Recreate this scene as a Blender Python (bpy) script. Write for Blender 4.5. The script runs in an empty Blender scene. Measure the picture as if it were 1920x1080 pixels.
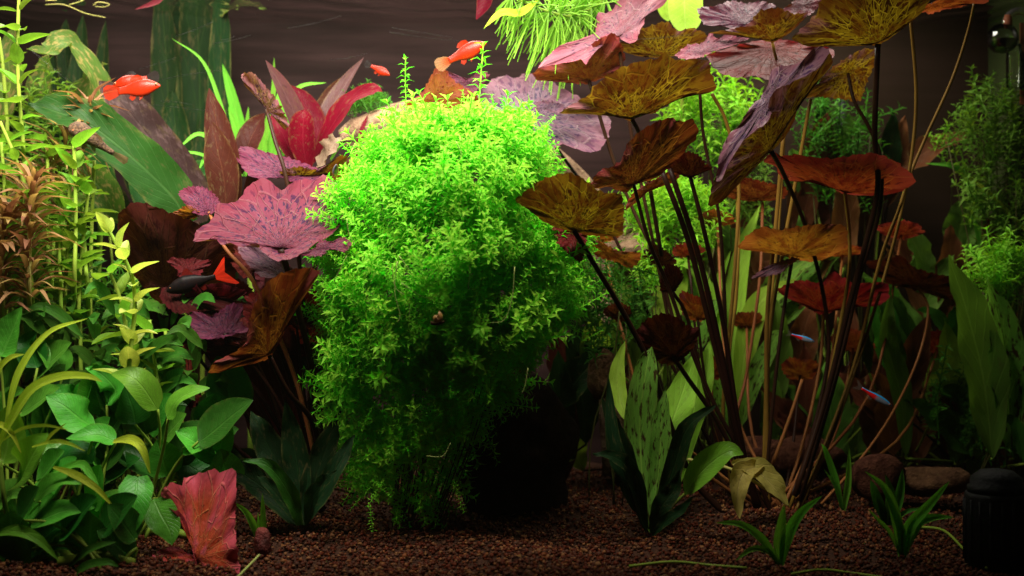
import bpy, math, random
import numpy as np
from mathutils import Vector, Matrix
random.seed(7); RNG = np.random.default_rng(7)
S = bpy.context.scene
COL = S.collection

# ------------------------------------------------------------------ camera
K = 0.95 / 1.2 / 1920.0           # metres per photo pixel at one metre
CAMZ = 0.225
cam_d = bpy.data.cameras.new('camera'); cam = bpy.data.objects.new('camera', cam_d); COL.objects.link(cam)
cam.location = (0, -1.0, CAMZ); cam.rotation_euler = (math.radians(90), 0, 0)
cam_d.sensor_width = 36; cam_d.lens = 36 * 1.2 / 0.95; cam_d.clip_start = 0.05; cam_d.clip_end = 20
cam_d.dof.use_dof = True; cam_d.dof.focus_distance = 1.16; cam_d.dof.aperture_fstop = 5.0
S.camera = cam
# ------------------------------------------------------------------ world and lamps
W = bpy.data.worlds.new('World'); S.world = W; W.use_nodes = True
bg = W.node_tree.nodes['Background']; bg.inputs[0].default_value = (0.9, 0.85, 0.9, 1); bg.inputs[1].default_value = 0.003
def area(name, loc, sx, sy, power, col, rot=(0, 0, 0), spread=120):
    l = bpy.data.lights.new(name, 'AREA'); l.shape = 'RECTANGLE'; l.size = sx; l.size_y = sy; l.energy = power; l.color = col
    o = bpy.data.objects.new(name, l); COL.objects.link(o); o.location = loc; o.rotation_euler = rot; l.spread = math.radians(spread)
    return o
area('tank_and_fill_lamp', (-0.06, 0.345, 0.60), 0.92, 0.13, 5.6, (1.0, 0.94, 0.80), (0, 0, 0), 165)
area('tank_and_fill_lamp', (-0.20, 0.0, 0.61), 0.66, 0.10, 6.2, (1.0, 0.94, 0.80), (math.radians(46), 0, 0), 105)  # front lamp added to brighten plant faces; the overhead one is the tank's
S.view_settings.view_transform = 'Standard'; S.view_settings.look = 'None'; S.view_settings.exposure = 0.0; S.view_settings.gamma = 1
S.view_settings.use_curve_mapping = False
S.render.engine = 'CYCLES'
cy = S.cycles
cy.max_bounces = 10; cy.diffuse_bounces = 5; cy.glossy_bounces = 4; cy.transmission_bounces = 8; cy.transparent_max_bounces = 12
cy.caustics_reflective = False; cy.caustics_refractive = False
cy.use_denoising = True; cy.sample_clamp_indirect = 6.0
# ------------------------------------------------------------------ helpers: space
def P(px, py, y):
    d = (y + 1.0) * K
    return Vector(((px - 960) * d, y, CAMZ + (540 - py) * d))
def gz(x, y): return 0.05 * max(y, -0.05) + 0.004 * math.sin(x * 14 + 1) * math.cos(y * 17) + 0.003 * math.sin(x * 41 + y * 23)
def gy(py):
    a = (py - 540) * K
    return (CAMZ - a) / (a + 0.05)
def ground(px, py):
    v = P(px, py, gy(py)); v.z = gz(v.x, v.y); return v
def catmull(pts, n):
    pts = [Vector(p) for p in pts]
    if len(pts) == 2: return [pts[0].lerp(pts[1], i / (n - 1)) for i in range(n)]
    q = [pts[0] * 2 - pts[1]] + pts + [pts[-1] * 2 - pts[-2]]
    seg = len(pts) - 1; out = []
    for i in range(n):
        t = i / (n - 1) * seg; k = min(int(t), seg - 1); f = t - k
        a, b, c, d = q[k:k + 4]
        out.append(0.5 * ((2 * b) + (c - a) * f + (2 * a - 5 * b + 4 * c - d) * f * f + (3 * b - a - 3 * c + d) * f ** 3))
    return out
def w3(pts, y=None):                       # [(px,py,(y))] -> world points
    return [P(p[0], p[1], p[2] if len(p) > 2 else y) for p in pts]
# ------------------------------------------------------------------ helpers: objects
def tag(o, label=None, cat=None, group=None, kind=None):
    for k, v in (('label', label), ('category', cat), ('group', group), ('kind', kind)):
        if v: o[k] = v
    return o
def thing(name, label, cat, loc, group=None):
    o = bpy.data.objects.new(name, None); COL.objects.link(o); o.location = loc; o.empty_display_size = 0.01
    return tag(o, label, cat, group)
def wloc(o):
    v = Vector((0, 0, 0))
    while o is not None: v += o.location; o = o.parent
    return v
def mesh(name, V, F, uv=None, smooth=True):
    me = bpy.data.meshes.new(name); me.from_pydata([tuple(v) for v in V], [], F)
    if uv is not None:
        l = me.uv_layers.new(name='UVMap')
        li = np.empty(len(me.loops), dtype=np.int32); me.loops.foreach_get('vertex_index', li)
        l.data.foreach_set('uv', np.asarray(uv, dtype=np.float32)[li].ravel())
    if smooth: me.polygons.foreach_set('use_smooth', [True] * len(me.polygons))
    return me
def put(name, V, F, mat, parent=None, uv=None, smooth=True, origin=None):
    base = wloc(parent) if parent is not None else Vector((0, 0, 0))
    o0 = origin if origin is not None else Vector(np.mean(np.array([tuple(v) for v in V]), axis=0))
    me = mesh(name, [Vector(v) - o0 for v in V], F, uv, smooth); me.materials.append(mat)
    o = bpy.data.objects.new(name, me); COL.objects.link(o)
    if parent is not None: o.parent = parent
    o.location = o0 - base
    return o
def place(name, me, parent, pos, rot, sc):
    o = bpy.data.objects.new(name, me); COL.objects.link(o); o.parent = parent
    o.location = Vector(pos) - wloc(parent); o.rotation_euler = rot.to_euler(); o.scale = (sc, sc, sc)
    return o
def frame(zdir, twist=0.0, hint=None):
    z = Vector(zdir).normalized(); h = Vector(hint) if hint is not None else (Vector((0, 0, 1)) if abs(z.z) < .95 else Vector((1, 0, 0)))
    x = h.cross(z)
    if x.length < 1e-5: x = Vector((1, 0, 0)).cross(z)
    x.normalize(); y = z.cross(x)
    return Matrix((x, y, z)).transposed() @ Matrix.Rotation(twist, 3, 'Z')
# ------------------------------------------------------------------ helpers: materials
class NT:
    def __init__(s, name):
        s.m = bpy.data.materials.new(name); s.m.use_nodes = True; s.t = s.m.node_tree; s.t.nodes.clear()
        s.out = s.t.nodes.new('ShaderNodeOutputMaterial')
    def n(s, typ, ins=None, **kw):
        nd = s.t.nodes.new('ShaderNode' + typ)
        for k, v in kw.items(): setattr(nd, k, v)
        for k, v in (ins or {}).items():
            i = nd.inputs[k]
            if hasattr(v, 'is_linked') or hasattr(v, 'links'): s.t.links.new(v, i)
            else: i.default_value = v
        return nd
    def math(s, op, a, b=0.0, c=0.0, clamp=False):
        return s.n('Math', {0: a, 1: b, 2: c}, operation=op, use_clamp=clamp).outputs[0]
    def mix(s, f, a, b, blend='MIX'):
        nd = s.n('Mix', {}, data_type='RGBA', blend_type=blend)
        for i, v in ((0, f), (6, a), (7, b)):
            if hasattr(v, 'links'): s.t.links.new(v, nd.inputs[i])
            else: nd.inputs[i].default_value = c4(v) if i else v
        return nd.outputs[2]
    def step(s, x, a, b):
        nd = s.n('MapRange', {0: x, 1: a, 2: b, 3: 0.0, 4: 1.0}, interpolation_type='SMOOTHSTEP'); return nd.outputs[0]
    def vec(s, x, y, z=0.0): return s.n('CombineXYZ', {0: x, 1: y, 2: z}).outputs[0]
    def noise(s, vec, scale, detail=3, rough=.55):
        return s.n('TexNoise', {'Vector': vec, 'Scale': scale, 'Detail': detail, 'Roughness': rough}).outputs['Fac']
    def bump(s, h, strength, dist): return s.n('Bump', {'Height': h, 'Strength': strength, 'Distance': dist}).outputs[0]
    def done(s, sh): s.t.links.new(sh, s.out.inputs['Surface']); return s.m
def c4(c): return tuple(c) + (1.0,) if len(c) == 3 else c
def hsv_rand(t, col, rnd, dh=.02, dv=.3, ds=.1):
    h = t.math('MULTIPLY_ADD', rnd, dh * 2, .5 - dh); v = t.math('MULTIPLY_ADD', rnd, dv * 2, 1 - dv)
    return t.n('HueSaturation', {'Hue': h, 'Saturation': 1.0, 'Value': v, 'Color': col}).outputs[0]
def sheet(t, top, trans, fac, rough, spec, nrm=None):
    p = t.n('BsdfPrincipled', {'Base Color': top, 'Roughness': rough, 'Specular IOR Level': spec * .22})
    tr = t.n('BsdfTranslucent', {'Color': trans})
    if nrm is not None: t.t.links.new(nrm, p.inputs['Normal']); t.t.links.new(nrm, tr.inputs['Normal'])
    mx = t.n('MixShader', {0: fac, 1: p.outputs[0], 2: tr.outputs[0]})
    return t.done(mx.outputs[0])
def lotus_mat(name, top, top_spot, top_vein, tr, tr_spot, tr_vein, edge, spots=.5, fac=.5, rough=.38, tr_edge=None):
    t = NT(name)
    uv = t.n('TexCoord').outputs['UV']; sp = t.n('SeparateXYZ', {0: uv}); r, th = sp.outputs[0], sp.outputs[1]
    oi = t.n('ObjectInfo').outputs['Random']
    off = t.math('MULTIPLY', oi, 37.0)
    lr = t.math('LOGARITHM', t.math('ADD', r, .06), 2.718)
    ang = t.math('MULTIPLY', th, 6.2832)
    wob = t.math('MULTIPLY_ADD', t.noise(t.vec(lr, ang, off), 3.0, 2), .5, -.25)
    v1 = t.vec(t.math('MULTIPLY', lr, 2.0), t.math('MULTIPLY_ADD', ang, 3.2, wob), off)
    vo = t.n('TexVoronoi', {'Vector': t.vec(t.math('MULTIPLY', lr, 2.0), t.math('ADD', t.math('MULTIPLY', ang, 3.2), wob)), 'Scale': 1.0, 'Randomness': .85}, voronoi_dimensions='2D', feature='DISTANCE_TO_EDGE')
    vein = t.math('SUBTRACT', 1.0, t.step(vo.outputs['Distance'], .008, .055))
    rad = t.math('ABSOLUTE', t.math('SINE', t.math('MULTIPLY_ADD', ang, 9.5, t.math('MULTIPLY', wob, .6))))
    radv = t.math('MULTIPLY', t.math('SUBTRACT', 1.0, t.step(rad, .0, .15)), t.math('SUBTRACT', 1.0, t.step(r, .45, 1.0)))
    vein = t.math('MAXIMUM', t.math('MULTIPLY', vein, .5), radv)
    sn = t.noise(t.vec(t.math('MULTIPLY', lr, 4.5), t.math('MULTIPLY', ang, 6.0), off), 1.5, 3, .6)
    spot = t.math('MULTIPLY', t.step(sn, 1 - spots, 1 - spots + .05), t.math('SUBTRACT', 1.0, t.math('MULTIPLY', vein, .8)))
    big = t.noise(t.vec(t.math('MULTIPLY', lr, 1.2), ang, off), 1.1, 2)
    e = t.math('MULTIPLY', t.step(r, .62, 1.0), t.math('MULTIPLY_ADD', big, .9, .25), clamp=True)
    ct = t.mix(vein, t.mix(spot, top, top_spot), top_vein); ct = t.mix(t.math('MULTIPLY', e, .75), ct, edge)
    ct = t.mix(t.step(big, .45, .75), ct, t.mix(.55, ct, edge))
    cr = t.mix(t.math('MULTIPLY', vein, .9), t.mix(spot, tr, tr_spot), tr_vein); cr = t.mix(t.math('MULTIPLY', e, .8), cr, tr_edge or edge)
    bg2 = t.noise(t.vec(t.math('MULTIPLY', lr, 1.5), t.math('MULTIPLY', ang, 1.3), t.math('ADD', off, 5.0)), 1.0, 3)
    cr = t.mix(t.math('MULTIPLY', t.step(bg2, .44, .62), .8), cr, tuple(c * f for c, f in zip(tr, (.46, .17, .4))))
    ct = hsv_rand(t, ct, oi, .012, .18); cr = hsv_rand(t, cr, oi, .012, .2)
    h = t.math('ADD', t.math('MULTIPLY', vein, -1.0), t.math('MULTIPLY', t.noise(t.vec(t.math('MULTIPLY', lr, 3.0), t.math('MULTIPLY', ang, 4.0), off), 1.0, 3), 1.6))
    return sheet(t, ct, cr, fac, rough, .25, t.bump(h, .75, .0020))
def leaf_mat(name, top, tr, vein=None, nlat=9, fac=.42, rough=.42, spec=.35, patch=None, patch_amt=.5, dh=.015, dv=.2, vs=.5, silt_amt=.55):
    t = NT(name)
    uv = t.n('TexCoord').outputs['UV']; sp = t.n('SeparateXYZ', {0: uv}); u, v = sp.outputs[0], sp.outputs[1]
    oi = t.n('ObjectInfo').outputs['Random']; off = t.math('MULTIPLY', oi, 53.0)
    av = t.math('ABSOLUTE', t.math('SUBTRACT', v, .5))
    mid = t.math('SUBTRACT', 1.0, t.step(av, .012, .04))
    wv = t.math('MULTIPLY_ADD', t.noise(t.vec(u, v, off), 6.0, 2), .35, 0)
    ph = t.math('FRACT', t.math('ADD', t.math('SUBTRACT', t.math('MULTIPLY', u, float(nlat)), t.math('MULTIPLY', av, nlat * .55)), wv))
    lat = t.math('SUBTRACT', 1.0, t.step(t.math('ABSOLUTE', t.math('SUBTRACT', ph, .5)), .02, .11))
    vm = t.math('MAXIMUM', mid, t.math('MULTIPLY', lat, .45))
    nz = t.noise(t.vec(t.math('MULTIPLY', u, 3.0), t.math('MULTIPLY', v, 1.5), off), 2.2, 5, .62)
    vein = vein or tuple(min(1, c * 1.8 + .02) for c in top)
    ct = t.mix(t.math('MULTIPLY', vm, vs), top, vein)
    cr = t.mix(t.math('MULTIPLY', vm, vs), tr, tuple(min(1, c * 1.7 + .01) for c in tr))
    shade = t.math('MULTIPLY_ADD', nz, .9, .55)
    ct = t.mix(1.0, ct, t.n('CombineColor', {0: shade, 1: shade, 2: shade}).outputs[0], 'MULTIPLY')
    silt = tuple(.45 * c + .55 * d for c, d in zip(top, (.16, .12, .05)))
    n5 = t.noise(t.vec(t.math('MULTIPLY', u, 5.0), t.math('MULTIPLY', v, 2.5), t.math('ADD', off, 31.0)), 2.6, 6, .7)
    sm = t.math('MULTIPLY', t.step(n5, .54, .66), silt_amt); ed = t.math('MULTIPLY', t.step(av, .40, .5), t.step(n5, .40, .6))
    pin = t.math('MULTIPLY', t.step(t.noise(t.vec(t.math('MULTIPLY', u, 9.0), t.math('MULTIPLY', v, 5.0), off), 5.0, 2), .72, .76), .7)
    ct = t.mix(sm, ct, silt); ct = t.mix(t.math('MULTIPLY', ed, .22), ct, (.26, .20, .06)); ct = t.mix(pin, ct, (.03, .02, .01)); cr = t.mix(t.math('MULTIPLY', sm, .6), cr, tuple(c * .5 for c in tr)); cr = t.mix(pin, cr, (.02, .012, .004))
    if patch:
        pm = t.math('MULTIPLY', t.step(t.noise(t.vec(t.math('MULTIPLY', u, 6.0), t.math('MULTIPLY', v, 3.0), t.math('ADD', off, 9.0)), 2.4, 4, .6), 1 - patch_amt, 1 - patch_amt + .14), 1.0)
        ct = t.mix(pm, ct, patch); cr = t.mix(pm, cr, tuple(c * .8 for c in patch))
    ct = hsv_rand(t, ct, oi, dh, dv); cr = hsv_rand(t, cr, oi, dh, dv)
    h = t.math('SUBTRACT', t.math('MULTIPLY', nz, 1.2), vm)
    return sheet(t, ct, cr, fac, rough, spec, t.bump(h, .45, .0012))
def sprig_mat(name, top, tr, dh=.025, dv=.35, fac=.45, rough=.45):
    t = NT(name)
    g = t.n('NewGeometry'); ri = g.outputs['Random Per Island']
    nz = t.noise(g.outputs['Position'], 25.0, 2)
    k = t.math('MULTIPLY_ADD', nz, .5, t.math('MULTIPLY', ri, .5))
    ct = hsv_rand(t, t.n('RGB').outputs[0], k, dh, dv); cr = hsv_rand(t, t.n('RGB').outputs[0], k, dh, dv)
    rgbs = [n for n in t.t.nodes if n.type == 'RGB']; rgbs[0].outputs[0].default_value = c4(top); rgbs[1].outputs[0].default_value = c4(tr)
    return sheet(t, ct, cr, fac, rough, .35)
def solid_mat(name, col, rough=.5, spec=.12, var=None, scale=40, bump=0.0, bscale=80, metallic=0.0, detail=5):
    t = NT(name); co = t.n('TexCoord').outputs['Object']
    c = col
    nz = t.noise(co, scale, detail, .62)
    if var: c = t.mix(t.step(nz, .35, .68), col, var)
    else: c = t.mix(0.0, col, col)
    p = t.n('BsdfPrincipled', {'Base Color': c, 'Roughness': rough, 'Specular IOR Level': spec, 'Metallic': metallic})
    if bump: t.t.links.new(t.bump(t.noise(co, bscale, 6, .65), bump, .009), p.inputs['Normal'])
    return t.done(p.outputs[0])
def stem_mat(name, c1, c2, rough=.4):
    t = NT(name); co = t.n('TexCoord').outputs['Object']; oi = t.n('ObjectInfo').outputs['Random']
    c = t.mix(t.noise(co, 60, 4), c1, c2); c = hsv_rand(t, c, oi, .01, .25)
    p = t.n('BsdfPrincipled', {'Base Color': c, 'Roughness': rough, 'Specular IOR Level': .08})
    return t.done(p.outputs[0])
M = {}
M['lotus_pink'] = lotus_mat('lotus_pink', (.115, .024, .050), (.022, .008, .030), (.17, .07, .085), (.10, .05, .004), (.03, .005, .003), (.2, .12, .012), (.10, .010, .026), .47, .28, tr_edge=(.12, .025, .008))
M['lotus_pale'] = lotus_mat('lotus_pale', (.24, .095, .13), (.06, .028, .06), (.46, .28, .29), (.10, .05, .004), (.03, .005, .003), (.2, .12, .012), (.28, .05, .075), .44, .28, tr_edge=(.12, .025, .008))
M['lotus_olive'] = lotus_mat('lotus_olive', (.2, .07, .085), (.045, .018, .04), (.3, .18, .18), (.105, .062, .002), (.020, .004, .001), (.36, .24, .012), (.25, .09, .11), .50, .5, tr_edge=(.09, .03, .003))
M['lotus_brown'] = lotus_mat('lotus_brown', (.14, .03, .026), (.035, .008, .012), (.2, .08, .06), (.085, .028, .003), (.02, .004, .001), (.28, .11, .010), (.18, .022, .026), .48, .5, tr_edge=(.10, .016, .004))
M['lotus_shaded'] = lotus_mat('lotus_shaded', (0.045, 0.0108, 0.009), (0.018, 0.0045, 0.0054), (0.072, 0.0315, 0.0198), (0.027, 0.0072, 0.0009), (0.009, 0.0018, 0.0009), (0.054, 0.0198, 0.0027), (0.0585, 0.0072, 0.0072), .46, .4, tr_edge=(0.036, 0.0045, 0.0009))  # darker lily copy, shade of the leaves above put into its colour
M['lotus_lilac'] = lotus_mat('lotus_lilac', (0.1594, 0.08925, 0.1275), (0.03825, 0.02231, 0.06375), (0.3187, 0.2423, 0.255), (0.06375, 0.01594, 0.0051), (0.01912, 0.003188, 0.003188), (0.1275, 0.051, 0.01912), (0.1721, 0.05737, 0.0765), .48, .28, rough=.28)
M['lotus_red'] = lotus_mat('lotus_red', (.15, .022, .014), (.05, .006, .006), (.24, .075, .04), (.155, .026, .004), (.045, .005, .002), (.34, .10, .014), (.2, .022, .018), .44, .5)
M['dead_red'] = lotus_mat('dead_red', (0.414, 0.036, 0.0225), (0.18, 0.0162, 0.0108), (0.675, 0.225, 0.09), (0.27, 0.018, 0.009), (0.108, 0.0072, 0.0045), (0.45, 0.108, 0.027), (0.594, 0.108, 0.216), .40, .3, rough=.5)
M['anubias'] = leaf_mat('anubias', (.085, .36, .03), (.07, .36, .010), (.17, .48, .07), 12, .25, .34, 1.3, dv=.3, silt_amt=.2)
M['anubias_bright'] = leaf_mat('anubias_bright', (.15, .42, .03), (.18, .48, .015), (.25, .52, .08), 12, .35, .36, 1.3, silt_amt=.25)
M['anubias_shaded'] = leaf_mat('anubias_shaded', (.022, .13, .012), (.025, .13, .006), (.05, .2, .025), 12, .25, .4, 1.0, silt_amt=.25)  # darker copy of the heart leaf green with shade put into it
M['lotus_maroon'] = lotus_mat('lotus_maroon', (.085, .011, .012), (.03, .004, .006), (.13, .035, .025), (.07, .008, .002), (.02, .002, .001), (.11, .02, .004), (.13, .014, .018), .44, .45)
M['lotus_copper'] = lotus_mat('lotus_copper', (0.24, 0.072, 0.04), (0.072, 0.016, 0.016), (0.32, 0.16, 0.08), (0.24, 0.084, 0.0064), (0.064, 0.0112, 0.0032), (0.368, 0.176, 0.016), (0.272, 0.04, 0.048), .42, .5, tr_edge=(0.24, 0.04, 0.012))
M['bg_rust'] = leaf_mat('bg_rust', (.13, .042, .018), (.16, .05, .012), (.2, .08, .04), 8, .4, .5, .2)
M['bg_green'] = leaf_mat('bg_green', (.10, .22, .03), (.14, .30, .02), (.2, .34, .06), 8, .42, .5, .2)
M['strap'] = leaf_mat('strap', (.50, .60, .04), (.50, .66, .03), (.55, .65, .12), 3, .4, .4, .3)
M['strap_green'] = leaf_mat('strap_green', (.12, .38, .03), (.15, .45, .02), (.25, .5, .06), 3, .4, .4, .3)
M['sword'] = leaf_mat('sword', (0.01785, 0.06375, 0.01147), (0.02231, 0.08925, 0.006375), (0.051, 0.1275, 0.03188), 14, .35, .42, .35)
M['sword_pale'] = leaf_mat('sword_pale', (0.07, 0.14, 0.021), (0.098, 0.175, 0.014), (0.175, 0.245, 0.056), 12, .4, .42, .35, patch=(0.294, 0.238, 0.07), patch_amt=.5)
M['sword_brown'] = leaf_mat('sword_brown', (0.039, 0.01976, 0.01976), (0.026, 0.0104, 0.00728), (0.0728, 0.0416, 0.039), 8, .3, .45, .35, patch=(0.0884, 0.052, 0.052), patch_amt=.48)
M['sword_red'] = leaf_mat('sword_red', (0.1178, 0.00186, 0.01116), (0.0992, 0.00186, 0.00868), (0.1736, 0.0124, 0.0248), 8, .42, .4, .35, dv=.2, dh=.003)
M['sword_rose'] = leaf_mat('sword_rose', (0.0945, 0.042, 0.042), (0.0945, 0.0105, 0.01155), (0.1575, 0.0945, 0.0945), 8, .38, .35, .4, patch=(0.06825, 0.02363, 0.02625), patch_amt=.45)
M['sword_maroon'] = leaf_mat('sword_maroon', (0.0468, 0.01092, 0.0078), (0.0663, 0.01404, 0.00468), (0.0936, 0.0273, 0.0156), 8, .4, .45, .3)
M['beige'] = leaf_mat('beige', (0.225, 0.162, 0.108), (0.2025, 0.1125, 0.045), (0.27, 0.216, 0.153), 7, .3, .5, .3, patch=(0.1125, 0.054, 0.0315), patch_amt=.45)
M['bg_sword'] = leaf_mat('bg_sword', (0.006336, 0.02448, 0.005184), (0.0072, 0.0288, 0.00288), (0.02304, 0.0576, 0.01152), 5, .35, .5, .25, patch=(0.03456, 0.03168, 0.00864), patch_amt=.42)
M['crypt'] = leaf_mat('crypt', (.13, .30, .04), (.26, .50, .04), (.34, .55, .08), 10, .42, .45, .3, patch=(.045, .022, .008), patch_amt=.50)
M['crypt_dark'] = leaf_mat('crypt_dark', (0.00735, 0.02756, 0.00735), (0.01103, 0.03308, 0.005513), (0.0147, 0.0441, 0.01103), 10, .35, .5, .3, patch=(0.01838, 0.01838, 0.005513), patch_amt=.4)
M['crypt_lime'] = leaf_mat('crypt_lime', (.30, .52, .05), (.42, .68, .04), (.4, .6, .1), 10, .5, .45, .3)
M['wilt'] = leaf_mat('wilt', (.50, .42, .10), (.45, .36, .05), (.6, .5, .2), 7, .4, .5, .3, patch=(.25, .2, .05), patch_amt=.4)
M['stem_leaf'] = leaf_mat('stem_leaf', (0.153, 0.3187, 0.03188), (0.204, 0.3825, 0.01912), (0.1913, 0.3187, 0.06375), 5, .45, .36, .4, dv=.3, dh=.025)
M['stem_leaf_lime'] = leaf_mat('stem_leaf_lime', (.58, .68, .16), (.58, .70, .08), (.6, .7, .25), 5, .42, .36, .4, patch=(.60, .36, .24), patch_amt=.30, dv=.15)
M['hygro'] = leaf_mat('hygro', (0.04464, 0.1587, 0.01488), (0.05952, 0.1984, 0.00992), (0.0496, 0.1488, 0.0248), 8, .38, .42, .35, dv=.3)
M['orange'] = leaf_mat('orange', (.34, .19, .085), (.34, .18, .05), (.4, .26, .14), 4, .4, .45, .3, dv=.35, dh=.03)
M['needle'] = sprig_mat('needle', (.32, .60, .06), (.34, .66, .04), .015, .25, .45)
M['pearl'] = sprig_mat('pearl', (.33, .74, .05), (.11, .68, .014), .028, .38, .5)
M['bgsprig'] = sprig_mat('bgsprig', (.26, .56, .04), (.30, .62, .015), .03, .4, .45)
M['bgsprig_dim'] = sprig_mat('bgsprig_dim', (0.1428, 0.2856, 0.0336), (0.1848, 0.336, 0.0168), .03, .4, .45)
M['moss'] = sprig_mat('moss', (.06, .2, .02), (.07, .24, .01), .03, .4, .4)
M['stem_green'] = stem_mat('stem_green', (.16, .30, .03), (.30, .38, .05))
M['stem_tan'] = stem_mat('stem_tan', (.40, .30, .12), (.30, .34, .06))
M['petiole_dark'] = stem_mat('petiole_dark', (0.0135, 0.0048, 0.0036), (0.027, 0.009, 0.0045))
M['petiole_olive'] = stem_mat('petiole_olive', (0.204, 0.12, 0.018), (0.132, 0.066, 0.012))
M['petiole_orange'] = stem_mat('petiole_orange', (0.3, 0.102, 0.03), (0.18, 0.072, 0.024))
M['root'] = stem_mat('root', (.42, .46, .14), (.30, .36, .10))

# ------------------------------------------------------------------ helpers: shapes
def tube(pts, r0, r1, sides=7, n=None, capped=True):
    n = n or max(4, 5 * (len(pts) - 1) + 1); C = catmull(pts, n); V = []; F = []
    prev = None
    for i, c in enumerate(C):
        T = (C[min(i + 1, n - 1)] - C[max(i - 1, 0)]).normalized()
        if prev is None: prev = T.orthogonal()
        A = (prev - T * prev.dot(T)).normalized(); prev = A; B = T.cross(A); r = r0 + (r1 - r0) * i / (n - 1)
        for s in range(sides):
            a = 2 * math.pi * s / sides; V.append(c + (A * math.cos(a) + B * math.sin(a)) * r)
    for i in range(n - 1):
        for s in range(sides):
            s2 = (s + 1) % sides; F.append((i * sides + s, i * sides + s2, (i + 1) * sides + s2, (i + 1) * sides + s))
    if capped: F.append(tuple(range(sides))[::-1]); F.append(tuple((n - 1) * sides + s for s in range(sides)))
    return V, F
PROF = {
    'lance': lambda u: max(.02, math.sin(math.pi * min(1, u ** .85)) ** .85),
    'ovate': lambda u: max(.02, (math.sin(math.pi * u ** .62)) ** .75),
    'ellip': lambda u: max(.02, (math.sin(math.pi * u ** .8)) ** .6),
    'heart': lambda u: max(.02, (1 - u ** 2.2) ** .75 * min(1, .55 + u * 2.2)),
    'strap': lambda u: max(.02, min(1, .45 + u * 3) * (1 - u ** 5) ** .8),
    'blade': lambda u: max(.02, min(1, .35 + u * 1.9) * (1 - u ** 2.6) ** .8),
}
def ribbon(pts, w, prof='lance', hint=(0, -.8, .6), n=18, m=8, cup=.18, wave=.0, freq=3.0, twist=0.0, seed=0):
    """world points of a leaf's midrib, width in metres"""
    f = PROF[prof]; C = catmull(pts, n); V = []; UV = []; F = []; rr = random.Random(seed); ph = rr.random() * 6.28; ph2 = rr.random() * 6.28
    h = Vector(hint)
    for i, c in enumerate(C):
        u = i / (n - 1); T = (C[min(i + 1, n - 1)] - C[max(i - 1, 0)]).normalized()
        N = h - T * h.dot(T)
        if N.length < .05: N = T.orthogonal()
        N.normalize()
        if twist: N = Matrix.Rotation(twist * (u - .5), 3, T) @ N
        Sd = T.cross(N)
        hw = w * .5 * f(u)
        for j in range(m + 1):
            v = j / m * 2 - 1
            wv = wave * w * abs(v) ** 1.5 * math.sin(freq * 6.283 * u + (ph if v > 0 else ph2)) + wave * .5 * w * abs(v) ** 2 * math.sin(freq * 2.3 * 6.283 * u + ph2 + v)
            V.append(c + Sd * (hw * v) + N * (cup * hw * (v * v - .35) * 2 + wv)); UV.append((u, v * .5 + .5))
    for i in range(n - 1):
        for j in range(m):
            a = i * (m + 1) + j; F.append((a, a + 1, a + m + 2, a + m + 1))
    return V, F, UV
def rleaf(parent, pts, wpx, mat, prof='lance', y=None, name='leaf', **kw):
    wp = w3(pts, y); yy = sum(p.y for p in wp) / len(wp)
    V, F, UV = ribbon(wp, wpx * K * (1 + yy), prof, seed=len(bpy.data.objects), **kw)
    return put(name, V, F, M[mat], parent, UV, origin=wp[0])
def loutline(pts, n):
    pts = [Vector((p[0], p[1], 0)) for p in pts]; m = len(pts)
    # resample the closed outline by length on a rounded curve
    dense = []
    for i in range(m):
        a, b, c, d = pts[i - 1], pts[i], pts[(i + 1) % m], pts[(i + 2) % m]
        for s in range(8):
            f = s / 8; q = 0.5 * ((2 * b) + (c - a) * f + (2 * a - 5 * b + 4 * c - d) * f * f + (3 * b - a - 3 * c + d) * f ** 3)
            dense.append(q.lerp(b.lerp(c, f), .35))
    L = [0]
    for i in range(len(dense)): L.append(L[-1] + (dense[(i + 1) % len(dense)] - dense[i]).length)
    out = []; k = 0
    for i in range(n):
        s = L[-1] * i / n
        while L[k + 1] < s: k += 1
        f = (s - L[k]) / max(1e-9, L[k + 1] - L[k]); out.append(dense[k].lerp(dense[(k + 1) % len(dense)], f))
    return out
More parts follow.
